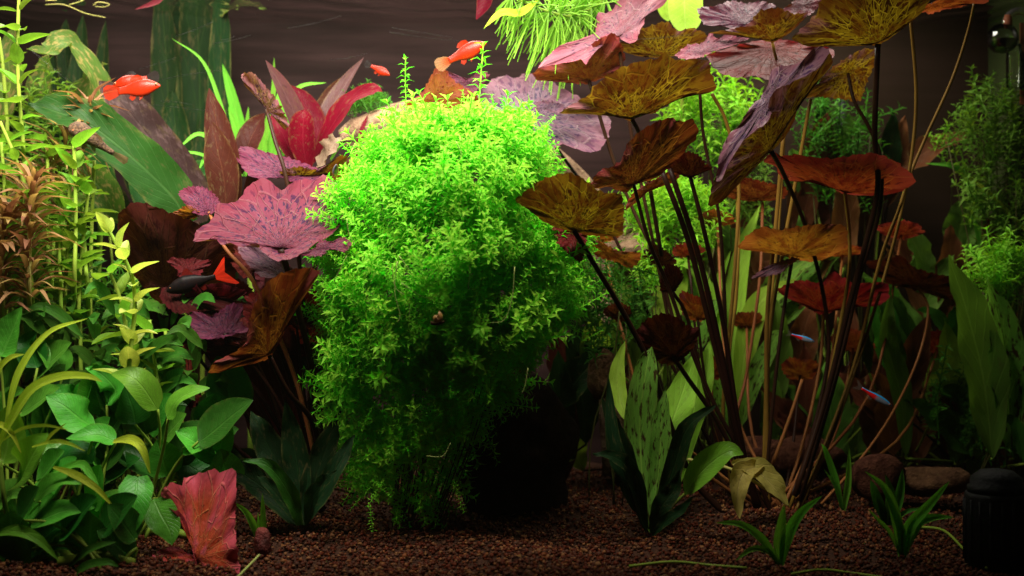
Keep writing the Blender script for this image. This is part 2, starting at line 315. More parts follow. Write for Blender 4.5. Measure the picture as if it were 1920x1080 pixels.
def lotus(parent, outline, att, y0, g, mat, gx=0.0, bulge=.14, ruffle=.12, nr=13, n=110, name='leaf', jag=2.8):
    """a shield leaf: outline and stalk joint traced, g = how steeply the blade leans (positive: upper face shows)"""
    rr = random.Random(len(bpy.data.objects)); O = loutline(outline, n); a = Vector((att[0], att[1], 0)); V = []; UV = []; F = []
    p1, p2, p3 = rr.random() * 6.28, rr.random() * 6.28, rr.random() * 6.28
    f1, f2 = rr.randint(5, 8), rr.randint(11, 17); sc = K * (1 + y0)
    size = sum((o - a).length for o in O) / n * sc
    wx = max(o.x for o in O) - min(o.x for o in O); hy = max(o.y for o in O) - min(o.y for o in O)
    g = math.copysign(max(abs(g), min(2.0, .62 * wx / hy)), g)
    hw_ = n // 9; Os = [sum((O[(i + k) % n] for k in range(-hw_, hw_ + 1)), Vector((0, 0, 0))) / (2 * hw_ + 1) for i in range(n)]
    V.append(P(a.x, a.y, y0)); UV.append((0, 0))
    for r in range(1, nr + 1):
        t = r / nr
        for i in range(n + 1):
            o = Os[i % n].lerp(O[i % n], t ** 2.5); an = i / n * 6.2832
            nrm = (o - a); ln = max(nrm.length, 1e-4)
            jg = jag * (math.sin(an * 23 + p1) * .5 + math.sin(an * 41 + p2) * .5) * t ** 4
            rip = 2.5 * math.sin(an * f2 + t * 5 + p3) * t * (1 - t) * 2
            q = a + nrm * t * (1 + (jg) / ln) + Vector((-nrm.y, nrm.x, 0)) / ln * rip
            dz = (o.y - a.y) * sc; dx = (o.x - a.x) * sc
            y = y0 + t * (-g * dz + gx * dx) - math.copysign(bulge, g) * size * (t * t - t) * 2 \
                + ruffle * size * (math.sin(an * f1 + p1 + t * 2) * t ** 2 + .6 * math.sin(an * f2 + p2) * t ** 3 + .35 * math.sin(t * 9 + an * 3 + p3) * t)
            V.append(P(q.x, q.y, y)); UV.append((t, i / n))
    st = n + 1
    for i in range(n): F.append((0, 1 + i, 2 + i))
    for r in range(nr - 1):
        for i in range(n):
            b = 1 + r * st + i; F.append((b, b + st, b + st + 1, b + 1))
    return put(name, V, F, M[mat], parent, UV, origin=V[0])
def stalk(parent, pts, w0, w1, mat='petiole_dark', y=None, name='petiole', sides=8):
    wp = w3(pts, y); V, F = tube(wp, w0 * .5 * K * (1 + wp[0].y), w1 * .5 * K * (1 + wp[-1].y), sides)
    return put(name, V, F, M[mat], parent)
def rock(name, label, c, r, mat, seed, sub=3, cat='rock'):
    import bmesh
    bm = bmesh.new(); bmesh.ops.create_icosphere(bm, subdivisions=sub, radius=1.0); rr = random.Random(seed)
    ks = [(Vector((rr.gauss(0, 1), rr.gauss(0, 1), rr.gauss(0, 1))), rr.random() * 6) for _ in range(9)]
    for v in bm.verts:
        d = v.co.normalized(); s = 1 + sum(math.sin(d.dot(k) * (1.2 + i * .6) + p) * .16 / (1 + i * .35) for i, (k, p) in enumerate(ks))
        v.co = Vector((d.x * r[0], d.y * r[1], d.z * r[2])) * s
    me = bpy.data.meshes.new(name); bm.to_mesh(me); bm.free(); me.polygons.foreach_set('use_smooth', [True] * len(me.polygons)); me.materials.append(M[mat])
    o = bpy.data.objects.new(name, me); COL.objects.link(o); o.location = c; return tag(o, label, cat)
M['rock_red'] = solid_mat('rock_red', (.05, .015, .009), .8, .08, (.11, .04, .022), 60, .9, 130)
M['rock_tan'] = solid_mat('rock_tan', (.11, .055, .025), .8, .08, (.05, .022, .011), 70, .9, 130)
M['wood'] = solid_mat('wood', (.10, .055, .035), .75, .08, (.30, .19, .12), 45, .9, 90)
M['bulb'] = solid_mat('bulb', (.16, .02, .015), .6, .3, (.08, .015, .01), 120, .6, 160)
M['black'] = solid_mat('black', (.010, .010, .012), .5, .12, (.02, .02, .022), 120, .3, 300)
M['ink'] = solid_mat('ink', (.012, .008, .01), .2, .5)
M['chrome'] = solid_mat('chrome', (.62, .58, .52), .18, .5, metallic=.9)
M['stopper'] = solid_mat('stopper', (.25, .08, .04), .5)
M['sw_brown'] = solid_mat('sw_brown', (.12, .04, .015), .5, .3, (.15, .05, .02)); M['sw_blue'] = solid_mat('sw_blue', (.008, .012, .025), .5); M['sw_red'] = solid_mat('sw_red', (.38, .12, .06), .5)
M['eye'] = solid_mat('eye', (.006, .005, .005), .15, .6); M['eye_rim'] = solid_mat('eye_rim', (.35, .10, .03), .3, .5)
M['shell'] = solid_mat('shell', (.55, .30, .10), .3, .5, (.28, .12, .03), 250); M['scratch'] = solid_mat('scratch', (.62, .60, .62), .4)
def glass_mat():
    t = NT('clear_glass'); tr = t.n('BsdfTransparent', {'Color': (.93, .95, .92, 1)}); gl = t.n('BsdfGlossy', {'Color': (1, 1, 1, 1), 'Roughness': .03})
    f = t.n('Fresnel', {'IOR': 1.45}).outputs[0]
    return t.done(t.n('MixShader', {0: t.math('MULTIPLY_ADD', f, 1.2, .03, clamp=True), 1: tr.outputs[0], 2: gl.outputs[0]}).outputs[0])
M['glass'] = glass_mat()
def fin_mat(name, col, tr, alpha, col2=None):
    t = NT(name); uv = t.n('TexCoord').outputs['UV']; sp = t.n('SeparateXYZ', {0: uv})
    ray = t.math('ABSOLUTE', t.math('SINE', t.math('MULTIPLY', sp.outputs[1], 40.0)))
    c = t.mix(t.math('MULTIPLY', ray, .4), col, tuple(k * .5 for k in col))
    if col2: c = t.mix(t.step(sp.outputs[0], .15, .8), c, col2)
    p = t.n('BsdfPrincipled', {'Base Color': c, 'Roughness': .4, 'Specular IOR Level': .1}); tl = t.n('BsdfTranslucent', {'Color': c4(tr)}); m1 = t.n('MixShader', {0: .4, 1: p.outputs[0], 2: tl.outputs[0]})
    tp = t.n('BsdfTransparent', {})
    return t.done(t.n('MixShader', {0: t.math('SUBTRACT', alpha, t.math('MULTIPLY', ray, .15)), 1: tp.outputs[0], 2: m1.outputs[0]}).outputs[0])
M['fin_orange'] = fin_mat('fin_orange', (.34, .02, .002), (.34, .022, .003), .9); M['fin_pale'] = fin_mat('fin_pale', (.5, .06, .006), (.4, .12, .03), .7, (.3, .17, .08))
M['fin_black'] = fin_mat('fin_black', (.015, .012, .012), (.03, .01, .01), .95); M['fin_clear'] = fin_mat('fin_clear', (.4, .35, .3), (.4, .3, .25), .35)
M['fin_red'] = fin_mat('fin_red', (.70, .03, .01), (.8, .05, .01), 1.0); M['fin_maroon'] = fin_mat('fin_maroon', (.12, .008, .006), (.2, .01, .01), 1.0); M['fin_pleco'] = fin_mat('fin_pleco', (.10, .055, .03), (.12, .07, .03), .95, (.22, .14, .07))
def platy_mat():
    t = NT('platy'); uv = t.n('TexCoord').outputs['UV']; sp = t.n('SeparateXYZ', {0: uv}); v1 = t.vec(t.math('MULTIPLY', sp.outputs[0], 34.0), t.math('MULTIPLY', sp.outputs[1], 14.0))
    vo = t.n('TexVoronoi', {'Vector': v1, 'Scale': 1.0}, voronoi_dimensions='2D').outputs['Distance']
    c = t.mix(t.step(sp.outputs[1], .15, .8), (.25, .011, .0015), (.19, .006, .001)); c = t.mix(t.math('MULTIPLY', vo, .35), c, (.45, .03, .004))
    p = t.n('BsdfPrincipled', {'Base Color': c, 'Roughness': .35, 'Specular IOR Level': .22, 'Normal': t.bump(vo, .15, .0004)})
    return t.done(p.outputs[0])
M['platy'] = platy_mat()
def neon_mat(name, red=(.8, .01, .01), blue=(.01, .42, 1.0), belly=(.22, .24, .3), back=(.08, .08, .06)):
    t = NT(name); uv = t.n('TexCoord').outputs['UV']; sp = t.n('SeparateXYZ', {0: uv}); u, v = sp.outputs[0], sp.outputs[1]
    c = t.mix(t.step(v, .72, .8), belly, blue); c = t.mix(t.step(v, .93, .97), c, back)
    c = t.mix(t.math('MULTIPLY', t.step(u, .45, .58), t.math('SUBTRACT', 1.0, t.step(v, .70, .78))), c, red)
    mk = t.math('MULTIPLY', t.step(v, .72, .8), t.math('SUBTRACT', 1.0, t.step(v, .9, .96)))
    p = t.n('BsdfPrincipled', {'Base Color': c, 'Roughness': .22, 'Metallic': t.math('MULTIPLY', mk, .2), 'Specular IOR Level': .6})
    return t.done(p.outputs[0])
M['neon'] = neon_mat('neon'); M['redwhite'] = neon_mat('redwhite', (.7, .04, .02), (.6, .1, .08))
M['blackfish'] = solid_mat('blackfish', (.004, .003, .004), .45, .08, (.008, .004, .004), 200)
M['pleco'] = solid_mat('pleco', (.035, .02, .014), .55, .1, (.13, .075, .04), 420, .5, 500)
# ================================================================== THE SETTING
def gravel_material():
    t = NT('gravel'); g = t.n('NewGeometry'); ri = g.outputs['Random Per Island']
    r = t.n('ValToRGB', {0: ri}); cr = r.color_ramp
    cr.elements[0].color = (.032, .005, .002, 1); cr.elements[1].color = (.17, .042, .010, 1)
    for p, c in ((.25, (.10, .014, .003)), (.5, (.055, .011, .003)), (.7, (.07, .03, .02)), (.86, (.24, .11, .04))):
        e = cr.elements.new(p); e.color = c4(c)
    nz = t.noise(g.outputs['Position'], 400, 3); c = t.mix(t.math('MULTIPLY', nz, .5), r.outputs[0], (.06, .014, .005))
    return t.done(t.n('BsdfPrincipled', {'Base Color': c, 'Roughness': .55, 'Specular IOR Level': .1}).outputs[0])
M['gravel'] = gravel_material(); M['bush_stem'] = stem_mat('bush_stem', (.05, .07, .015), (.08, .06, .02))
M['bed'] = solid_mat('bed', (.03, .010, .005), .8, .2, (.07, .024, .01), 350, .6, 400)
def wall_material():
    t = NT('back_panel'); co = t.n('TexCoord').outputs['Object']; sp = t.n('SeparateXYZ', {0: co})
    v = t.vec(t.math('MULTIPLY', sp.outputs[0], 3.0), 0.0, t.math('MULTIPLY', sp.outputs[2], 26.0))
    nz = t.noise(v, 1.0, 5, .6); n2 = t.noise(t.vec(t.math('MULTIPLY', sp.outputs[0], 6.0), 0.0, t.math('MULTIPLY', sp.outputs[2], 160.0)), 1.0, 3)
    c = t.mix(t.step(nz, .3, .72), (.011, .005, .005), (.030, .015, .015)); c = t.mix(t.math('MULTIPLY', t.step(n2, .4, .7), .35), c, (.007, .004, .004))
    c = t.mix(t.step(sp.outputs[0], .12, .42), c, t.mix(.5, c, (.028, .018, .008)))
    return t.done(t.n('BsdfPrincipled', {'Base Color': c, 'Roughness': .6, 'Specular IOR Level': .04}).outputs[0])
M['wall'] = wall_material()
def glass_wall_material():
    t = NT('side_glass'); co = t.n('TexCoord').outputs['Object']
    c = t.mix(t.noise(co, 7, 4), (.03, .045, .015), (.06, .08, .025))  # mottled green put in for plants reflected in the side glass
    return t.done(t.n('BsdfPrincipled', {'Base Color': c, 'Roughness': .22, 'Specular IOR Level': .9}).outputs[0])
M['side'] = glass_wall_material()
def water_material():
    t = NT('water_surface'); co = t.n('TexCoord').outputs['Object']
    wv = t.n('TexWave', {'Vector': co, 'Scale': 9.0, 'Distortion': 5.0, 'Detail': 2.0, 'Detail Scale': 1.4}, wave_type='RINGS', rings_direction='SPHERICAL').outputs['Fac']
    nz = t.noise(co, 22, 3)
    nr = t.bump(t.math('ADD', wv, t.math('MULTIPLY', nz, .7)), .35, .006)
    gl = t.n('BsdfGlossy', {'Color': (.92, .90, .92, 1), 'Roughness': .06, 'Normal': nr})
    tr = t.n('BsdfTransparent', {'Color': (1, 1, 1, 1)})
    lw = t.n('LayerWeight', {'Blend': .5}).outputs['Facing']
    return t.done(t.n('MixShader', {0: t.step(lw, .55, .85), 1: tr.outputs[0], 2: gl.outputs[0]}).outputs[0])
M['water'] = water_material()
XL, XR, YB, ZW = -0.66, 0.552, 0.50, 0.532
def setting(name, V, F, mat, smooth=False):
    return tag(put(name, V, F, M[mat], None, smooth=smooth, origin=Vector((0, 0, 0))), kind='structure')
def boxv(x0, x1, y0, y1, z0, z1):
    V = [(x, y, z) for x in (x0, x1) for y in (y0, y1) for z in (z0, z1)]
    return [Vector(v) for v in V], [(0, 1, 3, 2), (4, 6, 7, 5), (0, 4, 5, 1), (2, 3, 7, 6), (0, 2, 6, 4), (1, 5, 7, 3)]
nx, ny = 130, 70; V = []; F = []
for j in range(ny + 1):
    for i in range(nx + 1):
        x = XL + (XR - XL) * i / nx; y = -.10 + (YB + .10) * j / ny; V.append(Vector((x, y, gz(x, y) + random.uniform(-.001, .001) - .0015)))
for j in range(ny):
    for i in range(nx): a = j * (nx + 1) + i; F.append((a, a + 1, a + nx + 2, a + nx + 1))
setting('ground', V, F, 'bed', True)
setting('back_wall', *boxv(XL, XR + .02, YB, YB + .01, -.05, .75), 'wall')
setting('side_wall', *boxv(XR, XR + .01, -.10, YB - .0005, -.05, .75), 'side')
setting('side_wall', *boxv(XL - .01, XL, -.10, YB - .0005, -.05, .75), 'wall')
V = []; F = []; nx, ny = 40, 24
for j in range(ny + 1):
    for i in range(nx + 1):
        x = XL + (XR - XL) * i / nx; y = -.10 + (YB + .10) * j / ny; V.append(Vector((x, y, ZW + .0012 * math.sin(x * 31 + y * 19) + .0008 * math.sin(x * 57 - y * 44))))
for j in range(ny):
    for i in range(nx): a = j * (nx + 1) + i; F.append((a, a + nx + 1, a + nx + 2, a + 1))
setting('water_surface', V, F, 'water', True)
# pebbles of the gravel, one uncountable mass
def joined(name, parts, mat, parent=None, kind=None, origin=None, smooth=False):
    """parts: list of (verts Nx3 array, faces Mx3 array); all triangles"""
    vs = []; fs = []; o = 0
    for v, f in parts: vs.append(v); fs.append(f + o); o += len(v)
    v = np.concatenate(vs).astype(np.float32); f = np.concatenate(fs).astype(np.int32)
    org = origin if origin is not None else Vector(v.mean(axis=0).tolist())
    v = v - np.array(org, dtype=np.float32)
    me = bpy.data.meshes.new(name); me.vertices.add(len(v)); me.vertices.foreach_set('co', v.ravel())
    me.loops.add(len(f) * 3); me.loops.foreach_set('vertex_index', f.ravel()); me.polygons.add(len(f))
    me.polygons.foreach_set('loop_start', np.arange(0, len(f) * 3, 3, dtype=np.int32)); me.polygons.foreach_set('loop_total', np.full(len(f), 3, dtype=np.int32))
    if smooth: me.polygons.foreach_set('use_smooth', np.ones(len(f), dtype=bool))
    me.update(calc_edges=True); me.validate(); me.materials.append(M[mat])
    ob = bpy.data.objects.new(name, me); COL.objects.link(ob)
    if parent is not None: ob.parent = parent; ob.location = org - wloc(parent)
    else: ob.location = org
    if kind: ob['kind'] = kind
    return ob
ph = (1 + 5 ** .5) / 2
ICO = np.array([(-1, ph, 0), (1, ph, 0), (-1, -ph, 0), (1, -ph, 0), (0, -1, ph), (0, 1, ph), (0, -1, -ph), (0, 1, -ph), (ph, 0, -1), (ph, 0, 1), (-ph, 0, -1), (-ph, 0, 1)]) / 1.902
ICOF = np.array([(0, 11, 5), (0, 5, 1), (0, 1, 7), (0, 7, 10), (0, 10, 11), (1, 5, 9), (5, 11, 4), (11, 10, 2), (10, 7, 6), (7, 1, 8), (3, 9, 4), (3, 4, 2), (3, 2, 6), (3, 6, 8), (3, 8, 9), (4, 9, 5), (2, 4, 11), (6, 2, 10), (8, 6, 7), (9, 8, 1)])
pb = []
for k in range(27000):
    y = -.03 + .46 * RNG.random() ** 1.5; hw = .46 + .4 * y; x = RNG.uniform(-hw, min(hw, XR))
    s = RNG.uniform(.0009, .0020) * (1.35 if RNG.random() < .12 else 1)
    v = ICO * RNG.uniform(.72, 1.25, (12, 1)) * s * RNG.uniform(.75, 1.2, 3)
    a = RNG.uniform(0, 6.28); c, sn = math.cos(a), math.sin(a)
    v = v @ np.array([(c, -sn, 0), (sn, c, 0), (0, 0, 1)])
    pb.append((v + np.array((x, y, gz(x, y) + s * RNG.uniform(.1, .9))), ICOF))
tag(joined('gravel', pb, 'gravel', kind='stuff', smooth=False), 'reddish brown gravel covering the tank floor', 'gravel')

M['debris'] = sprig_mat('debris', (.16, .07, .025), (.12, .04, .01), .04, .6, .2)
db = []
for k in range(260):
    y = -.01 + .38 * RNG.random() ** 1.3; x = RNG.uniform(-.42, .5); a = RNG.uniform(0, 6.28); L = RNG.uniform(.003, .011); w = L * RNG.uniform(.15, .5); c, s = math.cos(a), math.sin(a); z = gz(x, y) + .003
    q = np.array([(-.5 * L, 0, 0), (0, .5 * w, RNG.uniform(0, .002)), (.5 * L, 0, RNG.uniform(-.001, .003)), (0, -.5 * w, RNG.uniform(0, .002))])
    db.append((np.stack([q[:, 0] * c - q[:, 1] * s + x, q[:, 0] * s + q[:, 1] * c + y, q[:, 2] + z], 1), np.array([(0, 1, 2), (0, 2, 3)])))
tag(joined('debris', db, 'debris', kind='stuff'), 'scattered bits of dead leaf lying on the gravel', 'debris')
# ================================================================== SPRIGS (small leaved stems)
def leaf5(base, d, up, L, w, droop):
    """little folded leaf, 4 triangles"""
    d = d / np.linalg.norm(d); s = np.cross(d, up); s /= (np.linalg.norm(s) + 1e-9); n = np.cross(s, d)
    mid = base + d * L * .5 + n * L * .04; tip = base + d * L - n * L * droop
    return np.array([base, base + d * L * .45 + s * w * .5 + n * L * .12, mid, base + d * L * .45 - s * w * .5 + n * L * .12, tip])
L5F = np.array([(0, 1, 2), (0, 2, 3), (1, 4, 2), (2, 4, 3)])
def sprig(rs, L, nodes, leaf, wr=.34, per=3, elev=.55, droop=.12, top=.75, bend=.12, sr=.0004):
    """leafy stem along +Z from the origin: (verts, faces)"""
    vs = []; fs = []; o = 0; up = np.array((0, 0, 1.0))
    bx, by = rs.uniform(-bend, bend), rs.uniform(-bend, bend)
    ax = lambda t: np.array((bx * t * t * L, by * t * t * L, t * L))
    ring = []
    ns = 4
    for i in range(ns):
        c = ax(i / (ns - 1))
        for k in range(3): ring.append(c + sr * np.array((math.cos(k * 2.094), math.sin(k * 2.094), 0)))
    sf = []
    for i in range(ns - 1):
        for k in range(3):
            a, b = i * 3 + k, i * 3 + (k + 1) % 3; sf += [(a, b, b + 3), (a, b + 3, a + 3)]
    vs.append(np.array(ring)); fs.append(np.array(sf)); o = len(ring)
    a0 = rs.uniform(0, 6.28)
    for i in range(nodes):
        t = (i + .6) / nodes; c = ax(t); a0 += 1.57 if per == 2 else 1.05
        lt = 1.0 if t < .8 else top
        for k in range(per):
            a = a0 + k * 6.2832 / per + rs.uniform(-.25, .25); e = elev + rs.uniform(-.25, .25) + (.35 if t > .85 else 0)
            d = np.array((math.cos(a) * math.cos(e), math.sin(a) * math.cos(e), math.sin(e))); l = leaf * lt * rs.uniform(.75, 1.2)
            vs.append(leaf5(c, d, up, l, l * wr, droop * rs.uniform(.3, 2))); fs.append(L5F + o); o += 5
    return np.concatenate(vs), np.concatenate(fs)
def sprig_meshes(name, n, mat, seed, **kw):
    rs = np.random.default_rng(seed); raw = [sprig(rs, **kw) for _ in range(n)]; mes = []
    for v, f in raw:
        me = bpy.data.meshes.new(name); me.from_pydata([tuple(map(float, p)) for p in v], [], [tuple(map(int, q)) for q in f]); me.materials.append(M[mat]); mes.append(me)
    return raw, mes
def xform(v, rot, sc, pos):
    return (v * sc) @ np.array(rot.transposed()) + np.array(pos)

# ================================================================== THE PEARLWEED BUSH
BUSH_Y = .215
PROFILE = [(225, 868, 62, .7), (260, 868, 104, .85), (300, 858, 148, .97), (350, 848, 184, 1.07), (420, 846, 210, 1.15), (500, 846, 228, 1.18), (580, 838, 224, 1.12), (660, 816, 194, 1.0), (740, 786, 150, .82), (810, 768, 116, .64), (870, 758, 90, .5), (930, 752, 72, .4), (985, 745, 60, .3)]
def bush_at(py):
    for a, b in zip(PROFILE, PROFILE[1:]):
        if py <= b[0]:
            f = max(0, (py - a[0]) / (b[0] - a[0])); return [a[i] + (b[i] - a[i]) * f for i in range(1, 4)]
    return list(PROFILE[-1][1:])
bush = thing('pearlweed_bush', 'large dense bush of tiny bright green leaves at the centre of the tank', 'water plant', Vector((P(850, 960, BUSH_Y).x, BUSH_Y, gz(0, BUSH_Y))))
raw, mes = sprig_meshes('sprig', 8, 'pearl', 11, L=.028, nodes=6, leaf=.0088, wr=.36, per=3, elev=.42, droop=.16, sr=.00035)
cand = []
rs = np.random.default_rng(5)
for k in range(4700):
    py = 240 + 745 * rs.random() ** .9; cx, rx, dy = bush_at(py)
    if py > 650 and rs.random() < (py - 650) / 290: continue
    th = rs.uniform(-1.75, 1.75); shell = 1 - .42 * rs.random() ** 1.6
    shell *= 1 + .10 * math.sin(th * 4 + py * .017) + .09 * math.sin(py * .04 + th * 2.3) + .05 * math.sin(th * 11 - py * .03)
    y = BUSH_Y - .115 * dy * math.cos(th) * shell; pos = P(cx + rx * math.sin(th) * shell, py, y)
    side = Vector((math.sin(th), -math.cos(th) * .9, 0)); up = 1.15 - (py - 200) / 800 * .8
    d = side * rs.uniform(.35, .95) + Vector((rs.normal() * .4, rs.normal() * .4, up + rs.normal() * .4))
    if py > 760 and rs.random() < .5: d.z *= -.4
    cand.append((shell + (.25 if math.cos(th) > .25 else 0) + rs.random() * .06, pos, d.normalized(), rs.uniform(0, 6.28), rs.uniform(.55, 1.0) + .6 * rs.random() ** 4, k % 8))
for k in range(420):     # the domed top
    a = rs.uniform(0, 6.28); r = rs.random() ** .5; px = 866 + 125 * r * math.cos(a); y = BUSH_Y + .11 * r * math.sin(a)
    pos = P(px, 246 + 66 * r * r + rs.uniform(-6, 25), y)
    cand.append((.9 if math.sin(a) < .3 else .5, pos, Vector((math.cos(a) * r * .5 + rs.normal() * .15, math.sin(a) * r * .4 + rs.normal() * .15, 1)).normalized(), rs.uniform(0, 6.28), rs.uniform(.7, 1.05), k % 8))
cand.sort(key=lambda c: -c[0])
rest = []
for i, (sc_, pos, d, tw, s, k) in enumerate(cand):
    R = frame(d, tw)
    if i < 300: place('sprig', mes[k], bush, pos, R, s)
    else: rest.append((xform(raw[k][0], R, s, pos), raw[k][1]))
# taller shoots above the dome
tall_raw, tall = sprig_meshes('tall_sprig', 3, 'pearl', 31, L=.055, nodes=10, leaf=.0095, wr=.34, per=3, elev=.35, droop=.2, sr=.0006, bend=.06)
for px, py, tx, ty, y, k, s in ((762, 210, 755, 110, .22, 0, 1.0), (897, 215, 905, 82, .20, 1, 1.25), (880, 235, 868, 170, .19, 2, .7), (930, 250, 925, 178, .23, 0, .7), (795, 230, 790, 188, .2, 1, .5),
                              (1005, 250, 1040, 215, .17, 2, .6), (985, 290, 1045, 265, .15, 0, .6), (745, 235, 720, 205, .2, 1, .5), (1010, 330, 1055, 300, .14, 2, .5)):
    a, b = P(px, py, y), P(tx, ty, y); place('sprig', tall[k], bush, a, frame(b - a, px), (b - a).length / .055)
# trailing sprigs low down and at the sides
for px, py, tx, ty, y in ((650, 745, 560, 715, .12), (640, 640, 600, 600, .12), (735, 935, 700, 900, .11), (720, 900, 690, 950, .11), (700, 1000, 692, 950, .1), (850, 900, 870, 960, .12), (1080, 480, 1120, 440, .2), (1100, 560, 1140, 520, .22), (1090, 640, 1130, 620, .22)):
    a, b = P(px, py, y), P(tx, ty, y); place('sprig', tall[(px + py) % 3], bush, a, frame(b - a, px), (b - a).length / .055)
for k in range(70):     # ragged trailing shoots low on the bush
    py = rs.uniform(700, 960); cx, rx, dy = bush_at(py); th = rs.uniform(-1.3, 1.3); pos = P(cx + rx * math.sin(th) * rs.uniform(.8, 1.1), py, BUSH_Y - .115 * dy * math.cos(th))
    d = Vector((math.sin(th) * .7 + rs.normal() * .3, -.3, rs.uniform(-1.0, .5))); q = k % 3
    rest.append((xform(tall_raw[q][0], frame(d, k), rs.uniform(.4, .85), pos), tall_raw[q][1]))
for k in range(150):    # loose shoots breaking the outline
    py = rs.uniform(240, 720); cx, rx, dy = bush_at(py); th = rs.uniform(-1.9, 1.9); pos = P(cx + rx * math.sin(th), py, BUSH_Y - .115 * dy * math.cos(th))
    d = Vector((math.sin(th) * .8 + rs.normal() * .3, -.5 * math.cos(th), .9 + rs.normal() * .3)); q = k % 3
    rest.append((xform(tall_raw[q][0], frame(d, k), rs.uniform(.35, .75), pos), tall_raw[q][1]))
joined('foliage', rest, 'pearl', bush, 'stuff')
st = []
for k in range(90):      # bare stems inside the bush
    px = 700 + 280 * rs.random(); y = BUSH_Y + rs.uniform(-.06, .06); a = P(780 + (px - 840) * .35, 960, y); a.z = gz(a.x, a.y)
    V, F = tube([a, P(px * .7 + 840 * .3, 700, y), P(px, 330 + 120 * rs.random(), y)], .0007, .0004, 3, 5, False)
    st.append((np.array([tuple(v) for v in V]), np.array([t for q in F for t in ((q[0], q[1], q[2]), (q[0], q[2], q[3]))])))
M['pearl_stem'] = stem_mat('pearl_stem', (.03, .05, .01), (.05, .04, .015))
joined('stem_tangle', st, 'pearl_stem', bush, 'stuff')
for pts in (((735, 500), (742, 540), (765, 560), (768, 600)), ((748, 480), (770, 510), (782, 540)), ((745, 490), (740, 545), (750, 590), (745, 605)), ((965, 500), (960, 560), (945, 600), (920, 605)), ((752, 530), (790, 555), (815, 560)), ((855, 265), (865, 290), (856, 305)), ((800, 855), (830, 855), (845, 830)), ((650, 410), (655, 440), (668, 460)), ((850, 480), (880, 500), (878, 540)), ((650, 480), (635, 510), (625, 530)), ((990, 690), (985, 720), (978, 740))):
    stalk(bush, [(a, b, .064) for a, b in pts], 1.7, 1.0, 'root', name='root', sides=5)

# ================================================================== BACKGROUND BUSHES OF SMALL LEAVED STEMS
def sprig_bush(name, label, cx, cy, rx, ry, y, count, mat, seed, base_py, L=.05, leaf=.014, per=3, nodes=8, wr=.28, lean=(0, 0), group=None, ground_it=True):
    b = P(cx, base_py, y); b.z = gz(b.x, b.y) if ground_it else b.z; root = thing(name, label, 'water plant', b, group)
    raw, mes = sprig_meshes('sprig', 5, mat, seed, L=L, nodes=nodes, leaf=leaf, wr=wr, per=per, elev=.3, droop=.15, sr=.0007, bend=.35)
    r = np.random.default_rng(seed)
    for k in range(count):
        a = r.uniform(0, 6.28); q = r.random() ** .5; px, py = cx + rx * q * math.cos(a), cy + ry * q * math.sin(a); yy = min(y + r.uniform(-.03, .03), YB - .02)
        d = Vector((r.normal() * .5 + lean[0], r.normal() * .4 - .15, .9 + r.normal() * .3)).normalized()
        pos = P(px, py, yy) - d * L * .5
        place('sprig', mes[k % 5], root, pos, frame(d, r.uniform(0, 6.28)), r.uniform(.7, 1.15))
        if k % 9 == 0:
            a_ = b + Vector((r.uniform(-.02, .02), r.uniform(-.02, .02), -.002)); V, F = tube([a_, (a_ + pos) / 2 + Vector((r.uniform(-.01, .01), 0, 0)), pos], .001, .0007, 4, 6); put('stem', V, F, M['bush_stem'], root)
    return root
sprig_bush('fine_stem_plant', 'bright green feathery bush behind the tall red lily stems', 1260, 400, 85, 70, .37, 70, 'bgsprig', 51, 880, leaf=.016, wr=.2, per=4)
sprig_bush('fine_stem_plant', 'green leafy bush showing under the big brown lily leaf near the top', 1330, 215, 85, 70, .41, 75, 'bgsprig', 52, 880)
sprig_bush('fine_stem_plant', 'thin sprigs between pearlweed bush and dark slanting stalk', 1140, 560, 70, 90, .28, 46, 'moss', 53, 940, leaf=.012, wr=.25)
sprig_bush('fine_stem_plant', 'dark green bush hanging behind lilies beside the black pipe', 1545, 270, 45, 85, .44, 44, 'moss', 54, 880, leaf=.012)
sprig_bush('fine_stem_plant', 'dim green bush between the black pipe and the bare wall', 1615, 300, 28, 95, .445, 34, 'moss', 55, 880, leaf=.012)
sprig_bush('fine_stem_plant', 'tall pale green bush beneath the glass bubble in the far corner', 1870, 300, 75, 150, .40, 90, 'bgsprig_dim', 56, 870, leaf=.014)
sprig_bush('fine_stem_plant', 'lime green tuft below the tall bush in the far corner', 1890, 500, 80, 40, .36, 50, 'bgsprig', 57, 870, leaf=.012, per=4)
sprig_bush('fine_stem_plant', 'sparse shoot with round yellow leaves against the bare wall', 1770, 235, 8, 30, .45, 3, 'bgsprig', 58, 870)
sprig_bush('fine_stem_plant', 'murky green undergrowth behind the black canister', 1850, 760, 110, 110, .37, 50, 'moss', 59, 880, leaf=.013)
sprig_bush('fine_stem_plant', 'small light sprig growing by the pink curled lily margin', 1215, 500, 28, 45, .30, 9, 'bgsprig', 60, 900, leaf=.012)
sprig_bush('fine_stem_plant', 'tangled green stems filling the far end behind the orange whorls', 60, 300, 110, 190, .36, 60, 'bgsprig_dim', 61, 900, leaf=.02, wr=.35, per=2)
sprig_bush('fine_stem_plant', 'low dark green stems behind the heart leaved plants', 190, 610, 170, 100, .30, 60, 'moss', 62, 900, leaf=.02, wr=.35, per=2)
sprig_bush('fine_stem_plant', 'small green tuft under the tall red lily leaves by the dark fringe', 1400, 330, 40, 80, .43, 34, 'bgsprig_dim', 63, 880)
# java moss on the log
sprig_bush('java_moss', 'fine mossy tuft on the driftwood beside the red leaves', 690, 192, 38, 20, .37, 46, 'moss', 64, 235, L=.02, leaf=.007, wr=.2, per=3, ground_it=False)
